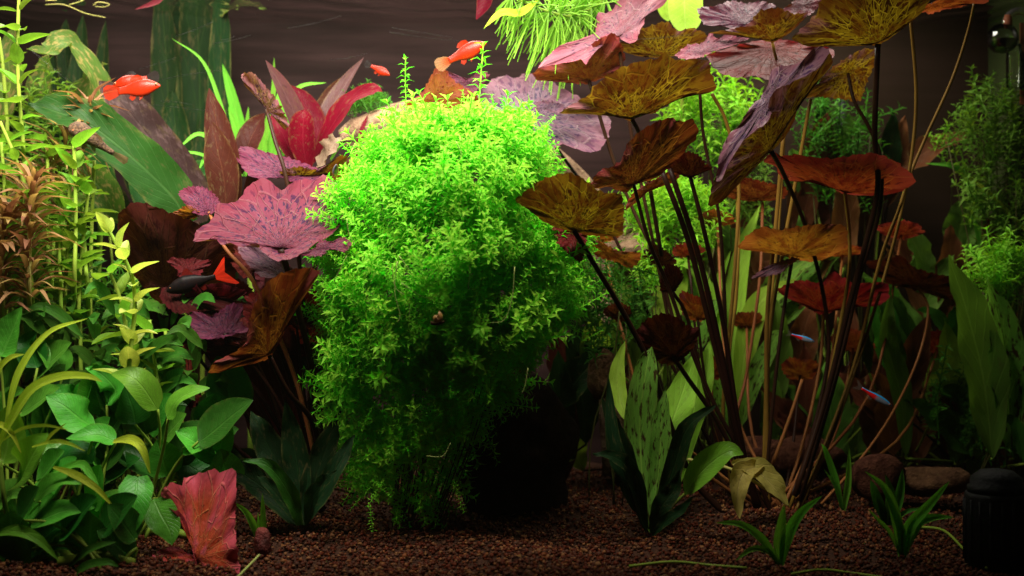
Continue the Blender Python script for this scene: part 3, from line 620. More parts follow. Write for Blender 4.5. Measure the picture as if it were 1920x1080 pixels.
# ================================================================== THE TALL RED LILY (right)
rb = ground(1430, 965)
RL = thing('tiger_lotus', 'tall red water lily with spotted olive and pink leaves on long stalks', 'water plant', rb)
def RB(dx=0, py=955): return (1430 + dx, py, gy(py))
lotus(RL, [(1485, 72), (1512, 45), (1532, 22), (1548, -12), (1640, -34), (1742, -18), (1735, 15), (1712, 38), (1682, 62), (1650, 83), (1610, 86), (1560, 87), (1515, 87)], (1645, 81), .20, -1.0, 'lotus_olive', bulge=.1)
lotus(RL, [(1655, 48), (1685, 28), (1715, 14), (1745, 6), (1800, -18), (1852, -8), (1848, 7), (1822, 7), (1800, 14), (1770, 18), (1745, 26), (1715, 20), (1700, 32)], (1745, 12), .27, -1.4, 'lotus_red')
lotus(RL, [(1008, 128), (1022, 110), (1050, 85), (1085, 74), (1117, 60), (1120, 26), (1148, 20), (1168, -12), (1252, -14), (1242, 12), (1215, 24), (1205, 48), (1188, 82), (1165, 74), (1148, 62), (1128, 68), (1112, 92), (1100, 122), (1092, 112), (1070, 116), (1035, 122)], (1162, 66), .24, 1.2, 'lotus_pale', ruffle=.08)
lotus(RL, [(1000, 138), (1020, 118), (1060, 108), (1090, 96), (1122, 74), (1152, 62), (1166, 84), (1172, 112), (1150, 140), (1120, 150), (1102, 158), (1070, 156), (1030, 152), (1006, 150)], (1104, 148), .27, -1.0, 'lotus_copper')
lotus(RL, [(1145, 84), (1172, 76), (1182, 62), (1215, 50), (1250, 40), (1270, 58), (1298, 52), (1327, 66), (1312, 86), (1285, 100), (1250, 107), (1212, 108), (1178, 100)], (1240, 105), .29, -1.2, 'lotus_olive')
lotus(RL, [(1266, 104), (1290, 84), (1318, 80), (1331, 61), (1346, 72), (1373, 57), (1382, 70), (1402, 65), (1404, 74), (1372, 86), (1340, 96), (1310, 109), (1284, 111)], (1315, 98), .22, 1.5, 'lotus_pale', ruffle=.06)
lotus(RL, [(1048, 212), (1078, 192), (1100, 181), (1112, 164), (1128, 150), (1165, 126), (1208, 113), (1232, 110), (1246, 98), (1268, 113), (1300, 110), (1328, 114), (1334, 140), (1344, 166), (1322, 176), (1292, 175), (1272, 184), (1250, 195), (1226, 213), (1200, 212), (1186, 228), (1160, 218), (1122, 206), (1088, 213)], (1186, 224), .185, -.85, 'lotus_olive', bulge=.16, ruffle=.07)
lotus(RL, [(888, 188), (905, 165), (922, 150), (945, 141), (966, 146), (990, 137), (1020, 146), (1048, 160), (1082, 180), (1112, 195), (1140, 214), (1145, 240), (1132, 273), (1112, 286), (1082, 280), (1056, 271), (1036, 279), (1010, 283), (985, 262), (950, 246), (912, 232), (893, 212)], (1000, 222), .30, 1.0, 'lotus_lilac', ruffle=.06)
lotus(RL, [(1003, 192), (1028, 189), (1058, 197), (1046, 213), (1022, 204), (1006, 210)], (1028, 201), .25, 1.3, 'lotus_lilac')
lotus(RL, [(1106, 347), (1124, 320), (1150, 311), (1166, 298), (1176, 270), (1200, 246), (1235, 226), (1260, 221), (1280, 229), (1296, 222), (1309, 240), (1305, 262), (1290, 273), (1280, 290), (1256, 311), (1240, 327), (1216, 340), (1192, 340), (1186, 353), (1170, 361), (1140, 350), (1120, 354)], (1188, 345), .165, -.8, 'lotus_brown', bulge=.15, ruffle=.07)
lotus(RL, [(1250, 316), (1262, 300), (1285, 284), (1310, 290), (1322, 305), (1337, 316), (1315, 325), (1294, 334), (1270, 326)], (1294, 331), .18, -1.0, 'lotus_brown')
lotus(RL, [(966, 376), (988, 356), (1010, 340), (1040, 328), (1070, 324), (1100, 339), (1120, 356), (1140, 362), (1165, 364), (1170, 400), (1166, 441), (1130, 443), (1100, 441), (1076, 435), (1050, 429), (1020, 416), (1000, 400), (985, 389)], (1076, 430), .115, -.75, 'lotus_olive', bulge=.14, ruffle=.05)
lotus(RL, [(1036, 426), (1056, 428), (1078, 430), (1100, 440), (1097, 470), (1089, 492), (1066, 476), (1045, 455)], (1074, 436), .128, .5, 'lotus_red')
lotus(RL, [(1098, 438), (1130, 455), (1160, 470), (1200, 474), (1199, 490), (1182, 503), (1150, 490), (1122, 482), (1104, 466)], (1140, 474), .24, -1.0, 'lotus_copper')
lotus(RL, [(1172, 394), (1184, 365), (1210, 345), (1240, 330), (1262, 316), (1277, 324), (1266, 341), (1236, 351), (1212, 362), (1195, 378)], (1215, 356), .23, -1.0, 'lotus_copper')
lf = lotus(RL, [(1328, 384), (1340, 335), (1366, 292), (1392, 250), (1420, 238), (1438, 205), (1450, 172), (1490, 152), (1535, 128), (1556, 98), (1560, 122), (1532, 152), (1503, 182), (1487, 232), (1467, 264), (1446, 284), (1420, 311), (1385, 346), (1352, 380)], (1444, 280), .15, -.7, 'lotus_olive', bulge=.1, ruffle=.04)
lotus(lf, [(1343, 340), (1348, 295), (1366, 252), (1385, 236), (1404, 204), (1430, 178), (1440, 158), (1450, 128), (1500, 117), (1528, 88), (1556, 94), (1557, 116), (1520, 146), (1480, 167), (1452, 188), (1442, 226), (1420, 242), (1396, 262), (1371, 292), (1354, 336)], (1440, 190), .128, .9, 'lotus_lilac', bulge=.05, ruffle=.10, name='curled_edge')
lotus(RL, [(1498, 182), (1530, 160), (1556, 130), (1592, 105), (1620, 91), (1646, 95), (1640, 122), (1626, 152), (1612, 190), (1580, 186), (1540, 182)], (1590, 135), .25, -.9, 'lotus_olive')
lotus(RL, [(1325, 104), (1360, 92), (1400, 80), (1450, 72), (1482, 76), (1562, 92), (1552, 122), (1500, 142), (1440, 150), (1418, 142), (1382, 146), (1345, 134)], (1448, 92), .28, .45, 'lotus_red', ruffle=.09)
lotus(RL, [(1308, 16), (1340, 11), (1372, 1), (1400, 6), (1430, 2), (1457, 12), (1434, 20), (1420, 40), (1402, 50), (1385, 59), (1360, 50), (1320, 46)], (1396, 46), .25, 1.1, 'lotus_pink', ruffle=.08)
lotus(RL, [(1330, 62), (1372, 54), (1402, 46), (1425, 20), (1460, 15), (1490, 26), (1516, 24), (1494, 50), (1472, 68), (1447, 80), (1420, 72), (1385, 66)], (1448, 76), .24, -1.1, 'lotus_olive')
lotus(RL, [(1463, 22), (1485, 5), (1500, -12), (1542, -12), (1537, 10), (1518, 28), (1490, 31)], (1505, 10), .23, 1.3, 'lotus_pale')
lotus(RL, [(1430, 302), (1450, 284), (1462, 293), (1490, 289), (1520, 294), (1560, 297), (1600, 291), (1640, 287), (1682, 304), (1717, 335), (1706, 350), (1680, 362), (1640, 367), (1584, 364), (1556, 350), (1530, 335), (1498, 341), (1465, 335), (1455, 312)], (1583, 359), .27, -1.0, 'lotus_red', bulge=.1, ruffle=.06)
lotus(RL, [(1385, 466), (1402, 440), (1430, 425), (1460, 431), (1500, 424), (1540, 420), (1585, 424), (1588, 460), (1570, 474), (1546, 486), (1520, 491), (1490, 486), (1470, 480), (1440, 473)], (1486, 479), .27, -.6, 'lotus_copper', ruffle=.08)
lotus(RL, [(1408, 522), (1440, 498), (1486, 483), (1500, 486), (1475, 500), (1462, 513)], (1470, 494), .255, 1.3, 'lotus_lilac')
lotus(RL, [(1458, 541), (1500, 525), (1540, 530), (1562, 509), (1600, 530), (1662, 530), (1666, 560), (1640, 575), (1600, 570), (1560, 585), (1542, 592), (1500, 570), (1470, 556)], (1545, 586), .33, -.8, 'lotus_red')
lotus(RL, [(1622, 492), (1660, 485), (1690, 479), (1712, 500), (1760, 515), (1800, 520), (1817, 546), (1780, 562), (1740, 551), (1700, 540), (1660, 530)], (1720, 536), .36, -.8, 'lotus_shaded')
lotus(RL, [(1190, 627), (1210, 600), (1240, 587), (1270, 595), (1290, 610), (1312, 618), (1302, 650), (1282, 672), (1262, 685), (1235, 680), (1210, 662), (1200, 642)], (1262, 668), .19, -.6, 'lotus_shaded')
lotus(RL, [(1238, 545), (1240, 515), (1252, 495), (1272, 500), (1282, 520), (1270, 540), (1262, 550)], (1262, 545), .22, -.7, 'lotus_shaded')
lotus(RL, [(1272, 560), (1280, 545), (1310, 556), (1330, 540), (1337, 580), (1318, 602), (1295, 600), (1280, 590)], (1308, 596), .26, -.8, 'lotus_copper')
lotus(RL, [(1205, 480), (1225, 458), (1250, 470), (1270, 492), (1250, 500), (1225, 496)], (1240, 490), .28, -.8, 'lotus_shaded')
lotus(RL, [(1340, 345), (1380, 330), (1430, 340), (1475, 352), (1470, 372), (1420, 378), (1370, 372)], (1420, 372), .34, -.9, 'lotus_brown')
for cx, cy, rw, rh, y, g, mt in ((1160, 585, 26, 18, .27, -.8, 'red'), (1345, 410, 40, 16, .36, -.9, 'copper'), (1290, 470, 30, 14, .33, -.8, 'red'), (1690, 430, 50, 16, .38, -.9, 'red'), (1600, 640, 46, 20, .36, -.8, 'red'), (1500, 690, 40, 20, .35, -.7, 'copper'), (1400, 600, 34, 18, .36, -.8, 'red'), (1760, 640, 46, 20, .40, -.8, 'red'), (1330, 690, 34, 22, .31, -.7, 'red'), (1130, 440, 34, 14, .33, -.8, 'copper'), (1580, 470, 36, 12, .36, -.9, 'copper')):
    rr_ = random.Random(cx); ol = [(cx + rw * math.cos(a * .5236) * rr_.uniform(.75, 1.2), cy + rh * math.sin(a * .5236) * rr_.uniform(.75, 1.2)) for a in range(12)]
    lotus(RL, ol, (cx, cy + rh * .7), y, g, 'lotus_' + mt, n=60, nr=8)
    stalk(RL, [(cx, cy + rh * .7, y), (cx * .75 + 1440 * .25, cy * .4 + 955 * .6, y * .5 + .12), (1440 + rr_.uniform(-40, 40), 958, .235)], 5, 7, 'petiole_orange' if cx % 3 else 'petiole_dark')
# stalks
for pts, w0, w1, mt in (
    ([(1076, 432, .115), (1112, 492, .13), (1172, 592, .16), (1222, 692, .18), (1258, 800, .2), (1300, 900, .22), (1360, 965, .22)], 11, 15, 'petiole_dark'),
    ([(1242, 322, .17), (1290, 450, .18), (1338, 640, .20), (1370, 770, .21), (1402, 900, .22), (1440, 965, .22)], 12, 14, 'petiole_dark'),
    ([(1256, 316, .17), (1310, 480, .18), (1352, 660, .20), (1385, 820, .21), (1428, 965, .22)], 12, 14, 'petiole_dark'),
    ([(1294, 331, .18), (1322, 440, .185), (1357, 610, .2), (1385, 800, .21), (1420, 965, .22)], 9, 14, 'petiole_dark'),
    ([(1188, 345, .165), (1216, 450, .18), (1250, 530, .2), (1292, 645, .21), (1345, 770, .22), (1420, 900, .22), (1450, 970, .22)], 8, 12, 'petiole_dark'),
    ([(1262, 668, .19), (1290, 710, .2), (1345, 790, .21), (1405, 910, .22), (1430, 970, .22)], 10, 13, 'petiole_dark'),
    ([(1186, 225, .185), (1200, 255, .2), (1215, 330, .23), (1240, 480, .25)], 10, 10, 'petiole_dark'),
    ([(1104, 150, .27), (1150, 300, .28), (1190, 400, .28), (1235, 500, .27), (1285, 690, .26)], 8, 9, 'petiole_dark'),
    ([(1312, 172, .22), (1320, 260, .24), (1350, 420, .25), (1362, 640, .25), (1370, 800, .25), (1400, 955, .24)], 7, 9, 'petiole_dark'),
    ([(1335, 176, .26), (1362, 230, .27), (1385, 340, .28), (1378, 500, .27), (1366, 640, .26), (1356, 790, .25), (1380, 960, .24)], 8, 9, 'petiole_olive'),
    ([(1470, 240, .26), (1455, 420, .27), (1438, 600, .26), (1438, 830, .25), (1440, 960, .23)], 9, 11, 'petiole_olive'),
    ([(1520, 185, .26), (1492, 340, .27), (1468, 470, .27), (1442, 640, .27), (1440, 830, .26), (1445, 960, .24)], 8, 10, 'petiole_olive'),
    ([(1446, 283, .15), (1472, 332, .2), (1512, 430, .26), (1545, 560, .28), (1552, 680, .28), (1510, 860, .26), (1470, 960, .24)], 11, 10, 'petiole_dark'),
    ([(1646, 82, .20), (1640, 250, .22), (1646, 350, .23), (1625, 450, .24), (1590, 580, .25), (1550, 740, .25), (1490, 930, .23)], 13, 14, 'petiole_dark'),
    ([(1590, 138, .25), (1602, 190, .24), (1630, 240, .24), (1652, 300, .24), (1648, 400, .25), (1612, 520, .26), (1570, 700, .26), (1500, 940, .24)], 8, 11, 'petiole_dark'),
    ([(1584, 362, .27), (1592, 430, .27), (1592, 510, .27), (1575, 610, .27), (1540, 780, .26), (1480, 955, .24)], 8, 9, 'petiole_olive'),
    ([(1706, 20, .27), (1718, 170, .28), (1710, 290, .28), (1690, 380, .28), (1650, 490, .28), (1600, 690, .28), (1520, 900, .25), (1490, 960, .24)], 8, 9, 'petiole_olive'),
    ([(1828, 2, .27), (1815, 60, .28), (1785, 150, .29), (1735, 260, .30), (1703, 340, .30), (1680, 440, .30), (1640, 580, .29), (1570, 790, .27), (1500, 955, .25)], 7, 9, 'petiole_olive'),
    ([(1486, 482, .27), (1470, 580, .26), (1455, 700, .25), (1440, 860, .24), (1435, 960, .23)], 8, 9, 'petiole_dark'),
    ([(1383, 352, .34), (1384, 450, .3), (1380, 560, .29), (1366, 700, .28), (1385, 955, .25)], 9, 9, 'petiole_olive'),
    ([(1430, 380, .34), (1425, 520, .31), (1400, 700, .29), (1380, 800, .27), (1400, 960, .25)], 7, 8, 'petiole_orange'),
    ([(1504, 712, .27), (1482, 780, .26), (1445, 880, .25)], 7, 9, 'petiole_orange'),
    ([(1545, 588, .33), (1535, 700, .31), (1500, 850, .28), (1460, 960, .25)], 7, 8, 'petiole_orange'),
    ([(1720, 538, .36), (1740, 580, .34), (1722, 670, .31), (1670, 780, .28), (1605, 872, .26), (1540, 945, .24)], 5, 7, 'petiole_orange'),
    ([(1262, 548, .22), (1290, 600, .23), (1330, 760, .23), (1395, 950, .23)], 8, 9, 'petiole_dark'),
    ([(1308, 598, .26), (1320, 700, .26), (1340, 820, .25), (1400, 960, .24)], 6, 8, 'petiole_dark'),
    ([(1160, 78, .24), (1166, 125, .245), (1180, 230, .26), (1230, 480, .27), (1300, 800, .26), (1390, 955, .24)], 8, 9, 'petiole_dark'),
    ([(1000, 222, .30), (1060, 300, .31), (1140, 420, .3), (1230, 620, .29), (1340, 850, .27), (1400, 955, .25)], 7, 9, 'petiole_dark'),
    ([(1448, 78, .25), (1470, 200, .29), (1460, 420, .30), (1440, 640, .29), (1430, 955, .26)], 7, 9, 'petiole_olive'),
): stalk(RL, pts, w0 * .85, w1 * .8, mt)

# ================================================================== THE PINK LILY (left)
lb = ground(600, 958)
LL = thing('tiger_lotus', 'low pink and maroon water lily beside the pearlweed bush', 'water plant', lb)
lotus(LL, [(362, 452), (374, 426), (396, 415), (408, 382), (442, 379), (470, 344), (500, 334), (526, 356), (560, 336), (590, 338), (606, 328), (640, 350), (667, 374), (652, 392), (646, 410), (622, 440), (592, 456), (566, 476), (532, 489), (508, 485), (490, 470), (482, 455), (452, 463), (432, 455), (414, 460), (404, 441), (385, 451)], (526, 464), .125, 1.15, 'lotus_pink', bulge=.22, ruffle=.04, jag=2.5)
lotus(LL, [(560, 478), (588, 466), (600, 450), (625, 453), (640, 443), (660, 455), (646, 473), (620, 465), (602, 480)], (598, 466), .105, 1.3, 'lotus_pink', ruffle=.1)
lotus(LL, [(334, 362), (352, 350), (378, 350), (398, 360), (412, 378), (402, 398), (378, 404), (358, 396), (345, 380)], (392, 395), .215, 1.1, 'lotus_pink', ruffle=.09)
lotus(LL, [(286, 424), (298, 406), (330, 396), (352, 384), (374, 398), (366, 410), (342, 412), (312, 426)], (368, 404), .22, -1.1, 'lotus_copper')
lotus(LL, [(222, 402), (258, 378), (330, 402), (384, 424), (432, 440), (442, 490), (440, 530), (420, 562), (362, 576), (330, 588), (300, 572), (270, 540), (240, 502), (224, 452)], (310, 538), .255, -.15, 'lotus_shaded', ruffle=.08)
lotus(LL, [(330, 588), (300, 560), (310, 535), (360, 545), (420, 555), (440, 568), (420, 580), (370, 584)], (312, 540), .22, .8, 'lotus_shaded')
lotus(LL, [(392, 698), (400, 680), (440, 660), (462, 640), (470, 590), (482, 560), (500, 530), (530, 511), (570, 502), (600, 508), (582, 540), (562, 570), (541, 602), (526, 640), (506, 670), (480, 681), (440, 689), (410, 699)], (505, 664), .13, -.6, 'lotus_brown', bulge=.12)
lotus(LL, [(350, 597), (364, 584), (400, 590), (430, 570), (456, 571), (450, 600), (466, 620), (430, 630), (400, 636), (370, 633), (357, 612)], (420, 625), .16, .9, 'lotus_pink', ruffle=.09)
lotus(LL, [(445, 466), (480, 452), (522, 484), (546, 500), (556, 520), (520, 522), (490, 519), (468, 500)], (530, 512), .19, .8, 'lotus_lilac')
lotus(LL, [(437, 286), (460, 274), (500, 285), (540, 295), (582, 310), (622, 330), (612, 346), (580, 338), (546, 341), (520, 331), (500, 336), (470, 331), (455, 315)], (540, 332), .23, 1.0, 'lotus_pink', ruffle=.09)
lotus(LL, [(525, 322), (560, 312), (600, 318), (640, 290), (655, 300), (650, 330), (620, 345), (575, 345), (545, 345)], (560, 340), .245, -1.0, 'lotus_olive')
lotus(LL, [(452, 140), (474, 136), (500, 164), (522, 190), (542, 234), (532, 242), (510, 216), (482, 182), (460, 162)], (500, 205), .24, -.3, 'lotus_olive', gx=.4)
lotus(LL, [(340, 652), (355, 645), (362, 690), (378, 740), (356, 770), (344, 742), (346, 700)], (358, 740), .19, .4, 'lotus_red')
lotus(LL, [(390, 655), (420, 645), (470, 640), (480, 660), (440, 672), (410, 668)], (470, 655), .17, -.6, 'lotus_shaded')
lotus(LL, [(260, 600), (300, 575), (345, 590), (365, 625), (340, 655), (300, 650), (270, 630)], (330, 625), .24, -.5, 'lotus_shaded')
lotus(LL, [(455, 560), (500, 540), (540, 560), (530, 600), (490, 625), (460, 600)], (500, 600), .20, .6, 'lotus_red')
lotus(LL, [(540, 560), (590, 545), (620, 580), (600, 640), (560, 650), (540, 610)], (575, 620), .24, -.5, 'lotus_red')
lotus(LL, [(400, 540), (440, 520), (475, 545), (470, 580), (430, 590), (405, 570)], (440, 572), .26, -.6, 'lotus_shaded')
mr = random.Random(21)
for k in range(11):
    cx, cy, rw, rh = mr.uniform(330, 610), mr.uniform(470, 700), mr.uniform(35, 62), mr.uniform(24, 44); y = mr.uniform(.21, .29)
    ol = [(cx + rw * math.cos(a * .449) * mr.uniform(.7, 1.25), cy + rh * math.sin(a * .449) * mr.uniform(.7, 1.25)) for a in range(14)]
    lotus(LL, ol, (cx + mr.uniform(-10, 10), cy + rh * .5), y, mr.choice((-.7, .5, .8)), 'lotus_maroon', n=66, nr=8, ruffle=.2)
    stalk(LL, [(cx, cy + rh * .5, y), (cx * .5 + 300, cy * .4 + 560, y * .5 + .11), (600 + mr.uniform(-15, 15), 955, .215)], 5, 8, 'petiole_dark')
for pts, w0, w1, mt in (
    ([(500, 602, .22), (540, 700, .22), (595, 900, .22)], 6, 8, 'petiole_dark'), ([(575, 622, .24), (590, 760, .23), (600, 930, .22)], 6, 8, 'petiole_dark'), ([(330, 625, .24), (430, 740, .23), (590, 945, .22)], 6, 8, 'petiole_dark'), ([(440, 572, .26), (500, 720, .25), (592, 930, .22)], 6, 8, 'petiole_dark'),
    ([(526, 468, .125), (540, 510, .13), (556, 570, .15), (585, 690, .19), (600, 800, .2), (603, 958, .21)], 12, 12, 'petiole_dark'),
    ([(505, 666, .13), (540, 735, .14), (592, 806, .17), (602, 958, .2)], 9, 12, 'petiole_dark'),
    ([(392, 398, .215), (420, 462, .2), (470, 520, .19), (510, 600, .19), (560, 730, .19), (598, 900, .2)], 6, 9, 'petiole_orange'),
    ([(500, 205, .24), (515, 262, .23), (536, 332, .22), (560, 480, .22), (590, 800, .22), (600, 950, .22)], 7, 9, 'petiole_dark'),
    ([(312, 540, .25), (400, 640, .23), (500, 760, .22), (590, 940, .22)], 8, 9, 'petiole_dark'),
    ([(420, 626, .16), (470, 680, .17), (530, 770, .18), (598, 945, .2)], 6, 9, 'petiole_dark'),
    ([(560, 342, .245), (600, 460, .25), (640, 600, .24), (620, 900, .23)], 7, 9, 'petiole_dark'),
    ([(470, 655, .17), (500, 720, .18), (530, 800, .19), (600, 950, .2)], 7, 8, 'petiole_dark'),
    ([(358, 742, .19), (420, 820, .2), (590, 952, .21)], 6, 8, 'petiole_dark'),
): stalk(LL, pts, w0, w1, mt)
# lily leaf hiding behind the bush near the orange fish
ML = thing('tiger_lotus', 'rusty lily leaf with pink margin rising behind the bush under the orange fish', 'water plant', ground(880, 905))
lotus(ML, [(760, 195), (790, 175), (815, 130), (828, 120), (850, 150), (890, 175), (905, 200), (890, 230), (850, 245), (815, 235), (785, 220)], (815, 190), .29, -.7, 'lotus_copper', ruffle=.06)
lotus(ML, [(826, 128), (850, 138), (880, 148), (898, 132), (918, 140), (900, 165), (880, 178), (856, 158)], (880, 155), .30, 1.0, 'lotus_pink')
stalk(ML, [(815, 190, .29), (840, 300, .30), (870, 600, .31), (880, 905, gy(905))], 8, 9)
# fallen red lily leaf in front
DL = thing('fallen_leaf', 'crumpled red leaf standing on the gravel in front of the heart leaved plants', 'leaf', ground(372, 1068))
lotus(DL, [(302, 922), (320, 905), (340, 910), (346, 897), (366, 890), (400, 880), (416, 885), (441, 879), (443, 930), (441, 990), (446, 1040), (448, 1092), (372, 1095), (364, 1046), (352, 985), (340, 962), (325, 956), (308, 945)], (370, 1046), .045, .55, 'dead_red', bulge=.25, ruffle=.09)
lotus(DL, [(284, 1096), (286, 1042), (305, 1030), (332, 1024), (350, 1036), (372, 1048), (420, 1070), (430, 1096)], (369, 1047), .055, .5, 'dead_red', ruffle=.07)
# ================================================================== BROAD AND NARROW LEAVED PLANTS
def plant(name, label, px, py, y=None, group=None):
    b = ground(px, py) if y is None else P(px, py, y)
    if y is not None: b.z = gz(b.x, b.y)
    return thing(name, label, 'water plant', b, group)
# red sword
p = plant('red_sword', 'crimson broad leaved plant fanning out in front of the log', 575, 905)
for pts, w, mt, kw in (
    ([(585, 310, .32), (562, 235, .315), (530, 165, .30), (498, 113, .29)], 37, 'sword_rose', {}),
    ([(583, 305, .325), (590, 240, .33), (568, 190, .33), (545, 160, .33)], 47, 'sword_red', {}),
    ([(585, 300, .33), (612, 220, .335), (645, 160, .34), (682, 108, .34)], 42, 'sword_rose', dict(hint=(-.3, -.7, .6))),
    ([(590, 300, .335), (600, 240, .345), (625, 180, .35), (650, 140, .35)], 49, 'sword_maroon', {}),
    ([(580, 315, .30), (618, 240, .28), (655, 190, .27), (700, 168, .26), (716, 172, .26)], 41, 'sword_red', dict(wave=.05)),
    ([(578, 325, .29), (568, 270, .275), (568, 225, .27), (572, 205, .275)], 50, 'sword_red', dict(cup=.3)),
    ([(570, 320, .30), (545, 280, .285), (525, 240, .28), (508, 213, .285)], 37, 'sword_red', {}),
    ([(600, 330, .30), (660, 300, .31), (680, 240, .33), (690, 215, .34)], 11, 'sword_red', {}),
): rleaf(p, pts, w, mt, **kw)
rleaf(p, [(598, 312, .27), (612, 285, .255), (628, 265, .25), (640, 258, .255)], 44, 'beige', 'ovate', wave=.12)
stalk(p, [(583, 310, .32), (590, 500, .33), (575, 905, gy(905))], 9, 12, 'petiole_dark', name='stem')
# maroon sword
p = plant('maroon_sword', 'dark maroon lance leaved plant beside the bright grassy blades', 425, 905)
for pts, w, mt in (([(440, 420, .26), (425, 330, .26), (408, 240, .265), (392, 165, .27)], 60, 'sword_maroon'), ([(425, 440, .245), (420, 340, .24), (408, 280, .24), (398, 228, .245)], 62, 'sword_maroon'),
                   ([(450, 330, .29), (465, 270, .295), (482, 235, .30), (496, 212, .30)], 50, 'sword_maroon'), ([(440, 420, .28), (470, 380, .28), (480, 330, .28), (470, 280, .29)], 40, 'sword_maroon'),
                   ([(560, 900, .25), (545, 740, .24), (520, 600, .24), (500, 500, .25)], 60, 'sword_maroon'), ([(590, 900, .24), (600, 800, .22), (610, 720, .22), (600, 640, .23)], 55, 'sword_maroon'),
                   ([(520, 905, .26), (500, 800, .25), (480, 700, .25), (470, 600, .26)], 70, 'sword_maroon')): rleaf(p, pts, w, mt)
stalk(p, [(438, 400, .26), (430, 600, .28), (425, 905, gy(905))], 9, 12, name='stem')
# bright grassy plant behind
p = plant('grass_plant', 'bright lime blades sprouting behind the red and maroon leaves', 470, 895)
for pts, w in (([(462, 330, .40), (452, 250, .40), (432, 170, .39), (417, 120, .385)], 24), ([(465, 330, .39), (448, 260, .38), (428, 200, .375)], 20), ([(470, 320, .41), (462, 260, .41), (466, 200, .41)], 14), ([(480, 330, .40), (498, 250, .40), (512, 180, .40), (514, 108, .40)], 14),
               ([(490, 330, .39), (520, 220, .385), (560, 165, .38), (612, 155, .38)], 16), ([(500, 330, .38), (525, 240, .37), (520, 175, .37)], 30), ([(510, 330, .39), (540, 250, .39), (545, 180, .39)], 22), ([(455, 330, .37), (415, 200, .36), (380, 115, .36), (322, 72, .355)], 8),
               ([(430, 330, .37), (400, 270, .36), (370, 252, .35), (335, 278, .34)], 15), ([(440, 330, .37), (400, 300, .35), (360, 286, .34), (318, 290, .34)], 9), ([(450, 330, .36), (430, 260, .36), (390, 290, .35), (372, 320, .34)], 14), ([(620, 300, .38), (640, 270, .37), (670, 258, .365), (692, 268, .36)], 14), ([(470, 330, .385), (490, 290, .375), (494, 230, .37)], 26)):
    rleaf(p, pts, w, 'strap_green', 'blade', name='blade', m=4)
stalk(p, [(470, 320, .39), (470, 895, gy(895))], 12, 12, 'stem_green', name='stem')
# big green sword with the leaf that carries the brown fish
p = plant('sword_plant', 'large green sword plant whose diagonal leaf carries the brown sucker fish', 330, 905)
rleaf(p, [(352, 420, .27), (318, 362, .26), (250, 295, .245), (170, 232, .235), (110, 208, .23), (52, 192, .23)], 92, 'sword', 'strap', wave=.07, freq=4, n=34, m=10, cup=.22, hint=(-.35, -.75, .65))
rleaf(p, [(225, 420, .30), (195, 360, .295), (165, 325, .29), (140, 292, .29)], 62, 'sword_pale', 'ellip', wave=.04)
rleaf(p, [(300, 440, .31), (280, 380, .31), (262, 330, .31), (240, 300, .31)], 55, 'sword', 'lance')
rleaf(p, [(330, 440, .33), (300, 350, .33), (280, 310, .33)], 50, 'bg_sword', 'lance')
stalk(p, [(352, 415, .27), (350, 600, .29), (330, 905, gy(905))], 9, 12, 'stem_green')
stalk(p, [(225, 418, .30), (270, 600, .3), (330, 905, gy(905))], 8, 10, 'stem_green')
p = plant('sword_plant', 'brown purple sword leaf slanting below the paired orange fish', 365, 898)
rleaf(p, [(372, 420, .34), (345, 350, .335), (290, 270, .33), (235, 200, .325), (186, 152, .32)], 84, 'sword_brown', 'strap', wave=.03, n=30, m=10)
stalk(p, [(370, 415, .34), (372, 600, .35), (365, 898, gy(898))], 9, 11, 'petiole_dark')
p = plant('sword_plant', 'tall dark green leaves reaching the surface in front of the back wall', 370, 885)
for pts, w in (([(340, 560, .45), (318, 300, .45), (312, 120, .45), (300, -25, .45)], 62), ([(380, 560, .455), (375, 300, .455), (372, 100, .455), (362, -30, .455)], 84), ([(400, 560, .44), (408, 280, .44), (414, 90, .44), (412, -20, .44)], 46), ([(350, 560, .43), (345, 400, .43), (330, 250, .43), (322, 170, .43)], 60),
               ([(395, 560, .42), (392, 420, .42), (385, 330, .42), (372, 240, .42)], 64), ([(360, 560, .46), (345, 250, .46), (345, 60, .465), (352, -20, .465)], 60), ([(420, 560, .44), (432, 450, .43), (440, 330, .43)], 50)):
    rleaf(p, pts, w, 'bg_sword', 'strap', wave=.05, freq=3)
stalk(p, [(375, 540, .45), (370, 885, gy(885))], 20, 24, 'stem_green', name='stem')
rleaf(p, [(412, 30, .44), (440, 12, .43), (465, 8, .42), (500, 16, .42)], 24, 'sword_pale', 'lance', wave=.15, freq=2)
p = plant('sword_plant', 'green upright leaves around the curled yellowing leaf', 160, 885)
for pts, w, mt in (([(160, 560, .43), (152, 300, .43), (148, 180, .43), (156, 28, .435)], 54, 'bg_sword'), ([(175, 560, .44), (188, 300, .44), (190, 160, .44), (198, 38, .44)], 34, 'bg_sword'), ([(150, 400, .45), (135, 200, .45), (122, 100, .45), (124, 36, .45)], 34, 'bg_sword'), ([(120, 400, .45), (105, 200, .45), (100, 100, .45)], 30, 'bg_sword')):
    rleaf(p, pts, w, mt, 'strap', wave=.04)
rleaf(p, [(194, 260, .36), (186, 190, .355), (176, 140, .345), (148, 96, .335), (122, 76, .325), (102, 84, .315), (84, 98, .31), (50, 92, .305)], 50, 'sword_pale', 'strap', wave=.10, freq=3, n=34, hint=(.3, -.6, .7))
stalk(p, [(194, 255, .36), (185, 500, .4), (160, 885, gy(885))], 8, 12, 'stem_green', name='stem')
rleaf(p, [(0, 240, .33), (18, 160, .33), (15, 100, .33), (30, 50, .335)], 54, 'sword_pale', 'ellip', wave=.06)
